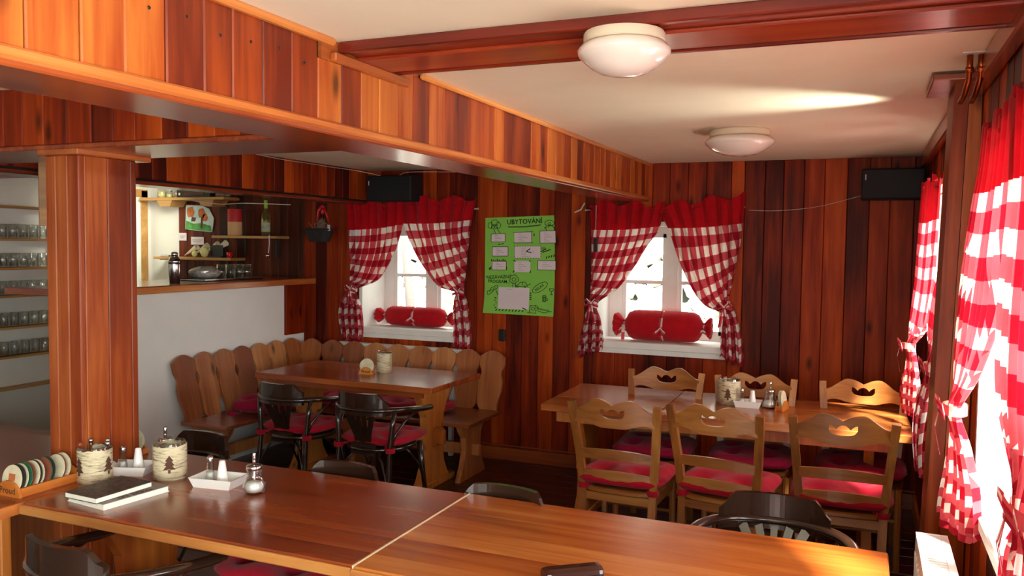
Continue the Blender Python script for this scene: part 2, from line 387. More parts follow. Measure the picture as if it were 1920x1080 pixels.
# picture painted by a child: blue, green and orange patches
def painting():
    m, t, b = nt('painted_paper'); N = t.nodes; L = t.links
    tc = N.new('ShaderNodeTexCoord'); n = N.new('ShaderNodeTexNoise'); n.inputs['Scale'].default_value = 9; n.inputs['Detail'].default_value = 4; L.new(tc.outputs['Object'], n.inputs['Vector'])
    cr = N.new('ShaderNodeValToRGB'); e = cr.color_ramp.elements; e[0].position = 0.4; e[0].color = lin('a9c8cf'); e[1].position = 0.6; e[1].color = lin('d5dccf')
    L.new(n.outputs[0], cr.inputs[0]); L.new(cr.outputs[0], b.inputs['Base Color']); b.inputs['Roughness'].default_value = 0.8
    return m
M['painting'] = painting()
M['pgreen'] = plain('green_paint', '5fa452', 0.8, var=0.4, bscale=120)
M['porange'] = plain('orange_paint', 'c9703a', 0.8, var=0.4, bscale=150)
M['pbrown'] = plain('brown_paint', '5a3a2c', 0.8)

# ------------------------------------------------------------------ room dimensions
YB, XR, ZC = 5.90, 0.36, 2.265
XL, YF = -6.18, -2.6
OPEN_B = [(-3.83, -2.93, 0.93, 1.82), (-1.81, -0.89, 0.93, 1.82)]      # windows in the back wall: x0,x1,z0,z1
OPEN_R = [(-2.2, 0.8, 0.7, 2.1), (1.58, 2.94, 0.9, 2.0), (3.72, 4.95, 0.9, 2.0)]    # right wall: y0,y1,z0,z1; first is unseen, enlarged for side light

def wall_with_openings(lo, hi, opens, z1, axis, a0, a1):
    mb = MB()
    def B(p0, p1, q0, q1):
        if p1 - p0 < 1e-4 or q1 - q0 < 1e-4: return
        if axis == 'y': mb.box(p0, p1, a0, a1, q0, q1)
        else: mb.box(a0, a1, p0, p1, q0, q1)
    c = lo
    for (p0, p1, q0, q1) in sorted(opens):
        p0, p1, q0, q1 = p0 - 0.03, p1 + 0.03, q0 - 0.03, q1 + 0.03
        B(c, p0, 0, z1); B(p0, p1, 0, q0); B(p0, p1, q1, z1); c = p1
    B(c, hi, 0, z1); return mb

bcache = {}
def board(parent, x0, x1, y0, y1, z0, z1, mat, axis='z', name='board'):
    dx, dy, dz = (round(v, 3) for v in (x1 - x0, y1 - y0, z1 - z0))
    key = (dx, dy, dz, mat.name)
    if key not in bcache:
        bcache[key] = MB().box(-dx / 2, dx / 2, -dy / 2, dy / 2, -dz / 2, dz / 2, 0.0035).mesh('board', [mat])
    return link(name, bcache[key], parent, ((x0 + x1) / 2, (y0 + y1) / 2, (z0 + z1) / 2))

def columns(lo, hi, step, jitter, extra=()):
    xs = [lo]
    while xs[-1] < hi - step * 1.4: xs.append(round(xs[-1] + step + random.uniform(-jitter, jitter), 3))
    xs.append(hi)
    for e in extra:   # snap the nearest border to the window edges
        k = min(range(1, len(xs) - 1), key=lambda i: abs(xs[i] - e)); xs[k] = e
    return sorted(set(xs))

# ---- walls
wb = sobj('wall_back', wall_with_openings(XL, XR + 0.3, OPEN_B, ZC + 0.05, 'y', YB + 0.001, YB + 0.40), M['backing'])
ed = [v for o in OPEN_B for v in (o[0] - 0.03, o[1] + 0.03)]
for seg in (columns(-5.83, -4.43, 0.1, 0.012), columns(-4.43, XR, 0.128, 0.014, ed)):
    for a, b in zip(seg, seg[1:]):
        g = 0.0015; y0 = YB - 0.014 + random.uniform(-0.002, 0.002)
        win = [o for o in OPEN_B if a >= o[0] - 0.04 and b <= o[1] + 0.04]
        if win:
            o = win[0]
            board(wb, a + g, b - g, y0, YB, 0.1, o[2] - 0.03, W['wall']); board(wb, a + g, b - g, y0, YB, o[3] + 0.03, ZC, W['wall'])
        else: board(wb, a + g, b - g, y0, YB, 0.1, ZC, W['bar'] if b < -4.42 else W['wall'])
MB().box(XL, -5.832, YB - 0.012, YB + 0.003, 0, ZC).build('plaster_panel', M['plaster'], wb)

wr = sobj('wall_right', wall_with_openings(YF, YB, OPEN_R, ZC + 0.05, 'x', XR + 0.001, XR + 0.26), M['backing'])
ed = [v for o in OPEN_R for v in (o[0] - 0.03, o[1] + 0.03)]
seg = columns(0.9, YB - 0.02, 0.118, 0.012, ed[2:])
for a, b in zip(seg, seg[1:]):
    g = 0.0015; x0 = XR - 0.014 + random.uniform(-0.002, 0.002)
    win = [o for o in OPEN_R if a >= o[0] - 0.04 and b <= o[1] + 0.04]
    if win:
        o = win[0]
        board(wr, x0, XR, a + g, b - g, 0.0, o[2] - 0.03, W['wall']); board(wr, x0, XR, a + g, b - g, o[3] + 0.03, ZC, W['wall'])
    else: board(wr, x0, XR, a + g, b - g, 0.0, ZC, W['wall'])
MB().box(XR - 0.014, XR, YF, -2.23, 0, ZC).box(XR - 0.014, XR, 0.83, 0.9, 0, ZC).box(XR - 0.014, XR, -2.23, 0.83, 0, 0.67).box(XR - 0.014, XR, -2.23, 0.83, 2.13, ZC).build('panelling', W['wall'], wr)
sobj('wall_left', MB().box(XL - 0.2, XL, YF, YB + 0.4, 0, ZC + 0.05), M['plaster'])
wfm = wall_with_openings(XL, XR + 0.26, [(-1.05, -0.05, 0.88, 2.0)], ZC + 0.05, 'y', YF - 0.2, YF)  # opening added behind the camera to let in frontal light
sobj('wall_front', wfm, M['plaster'])
sobj('ceiling', MB().box(XL - 0.2, XR + 0.26, YF - 0.2, YB + 0.4, ZC, ZC + 0.1), M['ceil'])
fl = sobj('floor', MB().box(XL - 0.2, XR + 0.26, YF - 0.2, YB + 0.4, -0.12, -0.02), M['backing'])
y = 0.2
while y < YB - 0.02:
    y2 = min(YB, y + 0.14); board(fl, XL, XR, y + 0.001, y2 - 0.001, -0.02, 0.0, W['floor'], name='floor_board'); y = y2
MB().box(XL, XR, YF, 0.2, -0.02, 0).build('floor_covering', W['floor'], fl)

bb = sobj('baseboard_back', MB().box(-4.42, XR, YB - 0.03, YB, 0, 0.1, 0.004).box(-4.42, XR, YB - 0.022, YB, 0.112, 0.12), W['trimx'])
sobj('baseboard_right', MB().box(XR - 0.03, XR, 0.3, YB - 0.03, 0, 0.1, 0.004), W['trimy'])
# crown strip where the right wall meets the ceiling
sobj('trim_1', MB().box(0.305, XR - 0.014, 0.3, YB - 0.015, ZC - 0.075, ZC, 0.006), W['beamy'])

# ---- windows of the back wall
def make_back_window(n, x0, x1, cx):
    z0, z1 = 0.93, 1.82
    w_ = struct('window_%d' % n)
    MB().box(x0 - 0.03, x0, YB - 0.03, YB + 0.35, z0, z1).box(x1, x1 + 0.03, YB - 0.03, YB + 0.35, z0, z1).box(x0 - 0.03, x1 + 0.03, YB - 0.03, YB + 0.35, z1, z1 + 0.03).build('window_reveal', M['white'], w_)
    MB().box(x0 - 0.035, x1 + 0.035, YB - 0.045, YB + 0.35, z0 - 0.0, z0 + 0.05, 0.005).box(x0 - 0.02, x1 + 0.02, YB - 0.035, YB - 0.01, z0 - 0.035, z0, 0).build('window_sill', M['white'], w_)
    ya, yb_ = YB + 0.33, YB + 0.38; f0, f1 = cx - 0.38, cx + 0.38; zb, zt = z0 + 0.05, z1 - 0.0
    MB().box(x0, f0, ya, yb_, zb, zt).box(f1, x1, ya, yb_, zb, zt).box(f0, f1, ya, yb_, zt - 0.05, zt).box(f0, f1, ya, yb_, zb, zb + 0.04).box(cx - 0.045, cx + 0.045, ya - 0.012, yb_, zb, zt).build('window_frame', M['white'], w_)
    for sx, (a, b) in enumerate(((f0, cx - 0.045), (cx + 0.045, f1))):
        sash = MB()
        sash.box(a, a + 0.028, ya + 0.005, yb_ - 0.005, zb + 0.04, zt - 0.05).box(b - 0.028, b, ya + 0.005, yb_ - 0.005, zb + 0.04, zt - 0.05)
        sash.box(a, b, ya + 0.005, yb_ - 0.005, zt - 0.08, zt - 0.05).box(a, b, ya + 0.005, yb_ - 0.005, zb + 0.04, zb + 0.07).box(a, b, ya + 0.008, yb_ - 0.008, 1.39, 1.415)
        s_ = sash.build('sash', M['white'], w_)
        MB().box(a + 0.028, b - 0.028, ya + 0.024, ya + 0.027, zb + 0.07, 1.39).build('pane', M['pane'], s_)
        MB().box(a + 0.028, b - 0.028, ya + 0.024, ya + 0.027, 1.415, zt - 0.08).build('pane', M['pane'], s_)
    hg = MB()
    for z in (1.30, 1.50): hg.box(cx - 0.012, cx + 0.012, ya - 0.018, ya - 0.012, z - 0.03, z + 0.03)
    hg.build('latch_plate', M['white'], w_)
    return w_
make_back_window(1, OPEN_B[0][0], OPEN_B[0][1], -3.36)
make_back_window(2, OPEN_B[1][0], OPEN_B[1][1], -1.33)
def make_side_window(n, y0, y1):
    z0, z1 = 0.9, 2.0; w_ = struct('window_%d' % n); xa, xb = XR + 0.16, XR + 0.21; cy = (y0 + y1) / 2
    MB().box(XR - 0.02, XR + 0.24, y0 - 0.03, y0, z0, z1).box(XR - 0.02, XR + 0.24, y1, y1 + 0.03, z0, z1).box(XR - 0.02, XR + 0.24, y0 - 0.03, y1 + 0.03, z1, z1 + 0.03).build('window_reveal', M['white'], w_)
    MB().box(0.325, XR + 0.24, y0 - 0.04, y1 + 0.04, z0 - 0.03, z0 + 0.01, 0.005).build('window_sill', M['white'], w_)
    MB().box(xa, xb, y0, y0 + 0.06, z0, z1).box(xa, xb, y1 - 0.06, y1, z0, z1).box(xa, xb, y0, y1, z1 - 0.06, z1).box(xa, xb, y0, y1, z0 + 0.01, z0 + 0.07).box(xa - 0.01, xb, cy - 0.045, cy + 0.045, z0, z1).build('window_frame', M['white'], w_)
    for a, b in ((y0 + 0.06, cy - 0.045), (cy + 0.045, y1 - 0.06)):
        s_ = MB().box(xa + .01, xb - .01, a, b, 1.43, 1.455).box(xa + .01, xb - .01, a, a + .03, z0 + 0.07, z1 - 0.06).box(xa + .01, xb - .01, b - .03, b, z0 + 0.07, z1 - 0.06).build('sash', M['white'], w_)
        MB().box(xa + .022, xa + .025, a + .03, b - .03, z0 + 0.07, 1.43).build('pane', M['pane'], s_)
        MB().box(xa + .022, xa + .025, a + .03, b - .03, 1.455, z1 - 0.06).build('pane', M['pane'], s_)
make_side_window(3, 3.72, 4.95)
make_side_window(4, 1.58, 2.94)

# ---- the long boxed beam (runs away from the camera)
XB0, XB1, ZBM = -1.655, -1.44, 1.99
bm = struct('trim_2'); bm['label'] = 'long boxed ceiling beam clad in orange varnished boards'
MB().box(XB0 + 0.016, XB1 - 0.016, -2.6, YB - 0.016, ZBM + 0.03, ZC).build('beam_core', M['backing'], bm)
seg = columns(0.35, YB - 0.02, 0.108, 0.014)
for a, b in zip(seg, seg[1:]):
    q = random.uniform(-0.002, 0.002)
    board(bm, XB1 - 0.016 + q, XB1 + q, a + 0.001, b - 0.001, ZBM + 0.035, ZC - 0.012 if b < 2.05 else ZC - (0.062 if b < 2.5 else 0.012), W['beam'])
    board(bm, XB0, XB0 + 0.016, a + 0.001, b - 0.001, ZBM + 0.035, ZC, W['wall'])
MB().box(XB0 - 0.004, XB1 + 0.006, -2.6, YB - 0.016, ZBM, ZBM + 0.022, 0.004).build('soffit_board', W['beamy'], bm)
MB().box(XB1 - 0.006, XB1 + 0.014, -2.6, YB - 0.016, ZBM + 0.012, ZBM + 0.038, 0.006).build('lower_moulding', W['trimy'], bm)
MB().box(XB1 - 0.002, XB1 + 0.022, -2.6, 2.04, ZC - 0.022, ZC, 0.006).box(XB1 - 0.002, XB1 + 0.018, 2.56, YB - 0.016, ZC - 0.02, ZC, 0.006).build('upper_moulding', W['trimy'], bm)
MB().box(XB1 - 0.004, XB1 + 0.018, 2.04, 2.47, ZC - 0.064, ZC - 0.036, 0.004).box(XB1 - 0.016, XB1 - 0.004, 2.0, 2.56, ZC - 0.064, ZC).build('moulding_piece', W['trimy'], bm)
nl = MB()
for k in range(9):
    yy = 1.05 + k * 0.108
    nl.lathe([(0.0045, 0), (0.003, 0.002)], (0, 0, 0), 8)
    nl.v[-16:] = [(XB1 + 0.001 + z, yy + x, 2.18 + y_ + 0.01 * math.sin(k * 2.1)) for x, y_, z in nl.v[-16:]]
nl.build('nail_heads', M['dk'], bm)

# ---- cross beam under the ceiling with stepped mouldings
cb = struct('trim_3'); cb['label'] = 'dark red stepped beam crossing the white ceiling'
MB().box(XB1, XR - 0.014, 2.10, 2.40, ZC - 0.026, ZC, 0.004).build('wide_plank', W['beamx'], cb)
MB().box(XB1, XR - 0.014, 2.165, 2.345, ZC - 0.038, ZC - 0.026, 0.004).build('middle_plank', W['beamx'], cb)
MB().box(XB1, XR - 0.014, 2.075, 2.10, ZC - 0.032, ZC, 0.004).box(XB1, XR - 0.014, 2.40, 2.425, ZC - 0.032, ZC, 0.004).build('edge_moulding', W['beamx'], cb)

# ---- header above the bar and its cross beam, pillar
hd = struct('trim_4'); hd['label'] = 'board clad header above the bar opening'
MB().box(-3.95, -3.796, 2.5, YB - 0.016, 2.01, ZC).build('header_core', M['backing'], hd)
seg = columns(2.5, YB - 0.02, 0.104, 0.012)
for a, b in zip(seg, seg[1:]): board(hd, -3.796, -3.78, a + 0.001, b - 0.001, 2.025, ZC, W['wall'])
MB().box(-3.96, -3.772, 2.5, YB - 0.016, 1.99, 2.012, 0.004).build('soffit_board', W['beamy'], hd)
c2 = struct('trim_5'); c2['label'] = 'board clad beam resting on the pillar'
MB().box(XL, XB0, 2.296, 2.62, 2.04, ZC).build('beam_core', M['backing'], c2)
seg = columns(XL + 1.5, XB0, 0.118, 0.012)
for a, b in zip(seg, seg[1:]): board(c2, a + 0.001, b - 0.001, 2.28, 2.296, 2.04, ZC, W['wall'])
MB().box(XL, XB0, 2.27, 2.64, 2.02, 2.04, 0.004).build('soffit_board', W['beamy'], c2)

pl = struct('trim_6'); pl['label'] = 'square pillar clad in varnished boards'
PX0, PX1, PY0, PY1 = -2.945, -2.765, 2.29, 2.565
MB().box(PX0 + 0.015, PX1 - 0.015, PY0 + 0.015, PY1 - 0.015, 0, 2.0).build('pillar_core', M['backing'], pl)
for a, b in ((PX0, PX0 + 0.055), (PX0 + 0.055, PX0 + 0.118), (PX0 + 0.118, PX1)):
    board(pl, a + 0.001, b - 0.001, PY0, PY0 + 0.015, 0, 2.0, W['post'])
for a, b in ((PY0 + 0.002, PY0 + 0.025), (PY0 + 0.025, PY0 + 0.132), (PY0 + 0.132, PY0 + 0.243), (PY0 + 0.243, PY1)):
    board(pl, PX1 - 0.015, PX1, a + 0.001, b - 0.001, 0, 2.0, W['post'])
board(pl, PX0, PX0 + 0.014, PY0 + 0.02, PY1, 0, 2.0, W['post']); board(pl, PX0 + .015, PX1 - 0.02, PY1 - 0.014, PY1, 0, 2.0, W['post'])
MB().box(PX0 - 0.02, PX1 + 0.02, PY0 - 0.02, PY1 + 0.06, 2.0, 2.022, 0.003).build('capital_board', W['trimy'], pl)

# ---- wall post at the right with a cap board
rp = struct('trim_7'); rp['label'] = 'leaning wooden wall post with a cap board'
def leanbox(x0b, x1b, x0t, x1t, y0, y1, z0, z1):
    return MB().loft([[(x0b, y0, z0), (x1b, y0, z0), (x1b, y1, z0), (x0b, y1, z0)], [(x0t, y0, z1), (x1t, y0, z1), (x1t, y1, z1), (x0t, y1, z1)]])
leanbox(0.205, 0.249, 0.262, 0.306, 3.2, 3.42, 0, 2.235).build('board', W['post'], rp)
leanbox(0.251, 0.345, 0.308, 0.345, 3.2, 3.42, 0, 2.235).build('board', W['post'], rp)
MB().box(0.19, 0.345, 3.1, 3.46, 2.235, 2.255, 0.003).build('cap_board', W['trimx'], rp)

# ---- half wall of the bar
hw = sobj('wall_bar', MB().box(-4.55, -4.43, 3.55, YB - 0.016, 0, 1.33), M['barwall'])
# ---- door in the left wall
dr = struct('door_1')
MB().box(XL, XL + 0.03, 5.76, 5.83, 0, 2.13).box(XL, XL + 0.03, 4.85, 4.92, 0, 2.13).box(XL, XL + 0.03, 4.85, 5.83, 2.07, 2.14).build('door_frame', W['pine'], dr)
MB().box(XL, XL + 0.015, 4.92, 5.76, 0, 2.07).build('door_panel', M['doorw'], dr)
ht = sobj('trim_8', MB().box(-4.445, -4.405, 5.62, YB - 0.016, 0.9, 1.33, 0.003), W['wall'])

# ================================================================== THINGS
# ---------------------------------------------------------------- tables
def trestle(parent, x, yc, depth, h, mat, thick=0.05):
    """shaped end panel in the YZ plane"""
    hp = depth / 2
    prof = [(0.0, 0.95), (0.04, 0.98), (0.10, 0.80), (0.22, 0.58), (0.38, 0.52), (0.46, 0.66), (0.50, 0.66), (0.56, 0.5), (0.70, 0.55), (0.84, 0.78), (0.93, 0.95), (1.0, 1.0)]
    rings = [[(x - thick / 2, yc - hp * w_, h * t), (x + thick / 2, yc - hp * w_, h * t), (x + thick / 2, yc + hp * w_, h * t), (x - thick / 2, yc + hp * w_, h * t)] for t, w_ in prof]
    MB().loft(rings).build('trestle', mat, parent)
    MB().box(x - 0.04, x + 0.04, yc - depth * 0.62, yc + depth * 0.62, -0.0, 0.045, 0.004).build('foot', mat, parent)
def make_table(name, label, x0, x1, y0, y1, topmat, th=0.035, rz=0.0, group=None, edge=None, trest=(0.18, 0.18), stretch=True):
    cx, cy = (x0 + x1) / 2, (y0 + y1) / 2
    t = thing(name, label, 'table', (cx, cy, 0), rz, group)
    hx, hy = (x1 - x0) / 2, (y1 - y0) / 2
    MB().box(-hx, hx, -hy, hy, 0.75 - th, 0.75, 0.004).build('tabletop', topmat, t)
    if edge: MB().box(-hx - 0.002, hx + 0.002, -hy - 0.014, -hy + 0.001, 0.75 - th - 0.004, 0.745, 0.004).build('edge_moulding', edge, t)
    for s, ins in zip((-1, 1), trest): trestle(t, s * (hx - ins), 0, min(0.5, hy * 1.3), 0.75 - th, W['tableleg'])
    MB().box(-hx + trest[0], hx - trest[1], -0.03, 0.03, 0.28, 0.38, 0.004).build('stretcher', W['tableleg'], t)
    MB().box(-hx + 0.1, hx - 0.1, hy - 0.09, hy - 0.07, 0.75 - th - 0.07, 0.75 - th).build('apron', W['tableleg'], t)
    return t
make_table('dining_table', 'reddish brown wooden table in the foreground carrying the books and salt trays', -2.705, -1.333, 1.992, 2.755, W['tableL'], edge=W['edge'])
tr_ = make_table('dining_table', 'orange toned wooden table in the foreground carrying the dark spectacle case', -1.326, 0.094, 1.985, 2.760, W['tableR'], edge=W['edge'])
MB().box(-0.714, -0.708, -0.385, 0.385, 0.72, 0.7515).build('pale_seam_strip', M['cream'], tr_)
# table with a notch round the pillar
t = thing('dining_table', 'wooden table wrapped round the pillar holding the long coaster rack', 'table', (-3.1, 2.2, 0))
tm = MB()
for (a, b, c, d) in ((-0.8, 0.385, -0.9, 0.085), (-0.8, 0.15, 0.085, 0.37), (-0.8, 0.385, 0.37, 0.53)): tm.box(a, b, c, d, 0.715, 0.75)
tm.build('tabletop', W['tableL'], t)
MB().box(0.385, 0.388, -0.9, 0.085, 0.71, 0.748).build('edge_strip', W['trimy'], t)
MB().box(0.0, 0.34, -0.80, -0.76, 0.0, 0.715, 0.004).build('end_panel', W['tableleg'], t)
MB().box(-0.7, 0.1, 0.40, 0.44, 0.0, 0.715, 0.004).build('end_panel', W['tableleg'], t)
MB().box(0.10, 0.34, -0.25, -0.21, 0.0, 0.715, 0.004).build('end_panel', W['tableleg'], t)

TB2 = thing('dining_table', 'honey coloured table between the two rows of light oak chairs', 'table', (-0.75, 4.93, 0), math.radians(1.0))
for (a, b, tmat, zz) in ((-0.975, -0.287, W['table2'], 0), (-0.284, 1.0, W['table2'], 0.0)):
    MB().box(a, b, -0.40, 0.40, 0.71, 0.75, 0.003).build('tabletop', tmat, TB2)
for xx in (-0.80, 0.80): trestle(TB2, xx, 0, 0.5, 0.71, W['tableleg'])
MB().box(-0.80, 0.80, -0.03, 0.03, 0.28, 0.38, 0.004).build('stretcher', W['tableleg'], TB2)
MB().box(-0.9, 0.92, -0.33, -0.31, 0.64, 0.71).build('apron', W['tableleg'], TB2)

TB3 = thing('dining_table', 'corner table in front of the scalloped bench with one birch candle jar', 'table', (-3.235, 5.04, 0), math.radians(-1.0))
MB().box(-0.715, 0.715, -0.355, 0.355, 0.715, 0.75, 0.004).build('tabletop', W['tableL'], TB3)
MB().box(-0.714, 0.714, -0.362, -0.354, 0.713, 0.747, 0.002).build('edge_moulding', W['trimx'], TB3)
for xx in (-0.52, 0.52):
    trestle(TB3, xx, 0, 0.44, 0.715, W['tableleg'], 0.055)
MB().box(-0.62, 0.62, -0.022, 0.022, 0.30, 0.40, 0.004).build('stretcher', W['tableleg'], TB3)
MB().box(0.55, 0.575, -0.04, 0.04, 0.285, 0.415, 0.004).build('wedge', W['tableleg'], TB3)
MB().box(-0.6, 0.6, -0.27, -0.25, 0.66, 0.715).build('apron', W['trimx'], TB3)

# ---------------------------------------------------------------- corner bench
bn = thing('corner_bench', 'L shaped wooden corner bench with scalloped backrest boards', 'bench', (-4.4, 5.8, 0))
def bench_board_mesh(w_, h, flip, th=0.024):
    top_ = [(0.76, 0.497), (0.80, 0.5), (0.895, 0.5), (0.91, 0.47), (0.925, 0.41), (0.94, 0.36), (0.965, 0.27), (0.985, 0.16), (1.0, 0.02)]
    inn = [(0.0, 0.30), (0.05, 0.34), (0.10, 0.42), (0.15, 0.485), (0.19, 0.496), (0.36, 0.496), (0.50, 0.496), (0.55, 0.47), (0.60, 0.42), (0.64, 0.395), (0.68, 0.41), (0.72, 0.46)] + top_
    out_ = [(0.0, 0.34), (0.05, 0.33), (0.10, 0.325), (0.15, 0.33), (0.19, 0.34), (0.36, 0.455), (0.50, 0.475), (0.55, 0.45), (0.60, 0.41), (0.64, 0.395), (0.68, 0.41), (0.72, 0.46)] + top_
    a_, b_ = (out_, inn) if flip else (inn, out_)
    rings = []
    for (t_, l), (_, r_) in zip(a_, b_):
        x0, x1 = -max(0.002, w_ * l - 0.001), max(0.002, w_ * r_ - 0.001)
        rings.append([(x0, 0, h * t_), (x1, 0, h * t_), (x1, th, h * t_), (x0, th, h * t_)])
    return MB().loft(rings).mesh('backrest_board', [W['bench']])
bbm = [bench_board_mesh(0.206, 0.48, False), bench_board_mesh(0.206, 0.48, True)]
for k in range(9):      # rear wing, faces the camera
    o = link('backrest_board', bbm[k % 2], bn, (-4.245 + 0.208 * k + 4.4, 5.66 - 5.8, 0.40)); o.rotation_euler = (math.radians(-11), 0, 0)
for k in range(7):      # left wing
    o = link('backrest_board', bbm[1 - k % 2], bn, (-4.265 + 4.4, 4.44 + 0.2 * k - 5.8, 0.41)); o.rotation_euler = (math.radians(-13), 0, PI / 2)
MB().box(0.10, 0.5, 4.34 - 5.8, 5.62 - 5.8, 0.405, 0.43, 0.004).build('seat_board', W['benchseat'], bn)
MB().box(0.15, 1.93, 5.11 - 5.8, 5.66 - 5.8, 0.405, 0.43, 0.004).build('seat_board', W['benchseat'], bn)
def bench_leg(x0, x1, y0, y1, along):
    prof = [(0.0, 1.0), (0.08, 0.95), (0.25, 0.72), (0.5, 0.58), (0.75, 0.62), (0.88, 0.85), (1, 0.98)]
    rings = []
    cx, cy, hx, hy = (x0 + x1) / 2, (y0 + y1) / 2, (x1 - x0) / 2, (y1 - y0) / 2
    for t_, k in prof:
        a, b = (hx * k, hy) if along == 'x' else (hx, hy * k)
        rings.append([(cx - a, cy - b, 0.405 * t_), (cx + a, cy - b, 0.405 * t_), (cx + a, cy + b, 0.405 * t_), (cx - a, cy + b, 0.405 * t_)])
    MB().loft(rings).build('bench_leg', W['bench'], bn)
bench_leg(0.13, 0.48, 4.41 - 5.8, 4.45 - 5.8, 'x')
bench_leg(1.80, 1.84, 5.16 - 5.8, 5.58 - 5.8, 'y')
bench_leg(0.9, 0.94, 5.16 - 5.8, 5.58 - 5.8, 'y')
MB().box(0.25, 1.90, 5.34 - 5.8, 5.38 - 5.8, 0.16, 0.24, 0.004).build('stretcher', W['bench'], bn)
MB().box(0.27, 0.31, 4.4 - 5.8, 5.3 - 5.8, 0.16, 0.24, 0.004).build('stretcher', W['bench'], bn)

# ---------------------------------------------------------------- radiators
def radiator(name, label, loc, L_, h, axis, depth=0.09, fins=20):
    t = thing(name, label, 'radiator', loc)
    mb = MB(); hl = L_ / 2
    def B(m, a0, a1, b0, b1, z0, z1, q=0.003):
        m.box(*((a0, a1, b0, b1) if axis == 'x' else (b0, b1, a0, a1)), z0, z1, q)
    B(mb, -hl, hl, -depth / 2, -depth / 2 + 0.012, 0.02, h - 0.012); B(mb, -hl, hl, depth / 2 - 0.012, depth / 2, 0.02, h - 0.012)
    mb.build('panel', M['radiator'], t)
    rb = MB()
    n = int(L_ / 0.045)
    for k in range(n):
        a = -hl + 0.02 + k * (L_ - 0.04) / n
        for s in (-1, 1):
            B(rb, a + 0.008, a + 0.032, s * depth / 2 - 0.004, s * depth / 2 + 0.004, 0.05, h - 0.05, 0)
    rb.build('ribs', M['radiator'], t)
    for e_ in (-1, 1):
        g = MB(); B(g, *sorted((e_ * hl, e_ * (hl + 0.003))), -depth / 2, depth / 2, 0.02, h, 0); g.build('side_cover', M['radiator'], t)
    tp = MB(); n = int(L_ / 0.02)
    for k in range(n):
        a = -hl + k * L_ / n; B(tp, a, a + 0.012, -depth / 2 + 0.012, depth / 2 - 0.012, h - 0.006, h - 0.002, 0)
    B(tp, -hl, hl, -depth / 2, -depth / 2 + 0.02, h - 0.012, h, 0); B(tp, -hl, hl, depth / 2 - 0.02, depth / 2, h - 0.012, h, 0)
    tp.build('top_grille', M['radiator'], t)
    ft = MB()
    for a in (-hl + 0.1, hl - 0.1): B(ft, a - 0.015, a + 0.015, -depth / 2 + 0.01, depth / 2 - 0.01, -loc[2], 0.02, 0)
    ft.build('bracket', M['radiator'], t)
radiator('panel_radiator', 'white panel radiator under the sunlit window at the right edge', (0.217, 2.04, 0.1), 1.60, 0.7, 'y', 0.088)
radiator('panel_radiator', 'white panel radiator behind the scalloped bench backrest', (-3.45, 5.83, 0.25), 1.15, 0.6, 'x', 0.06)

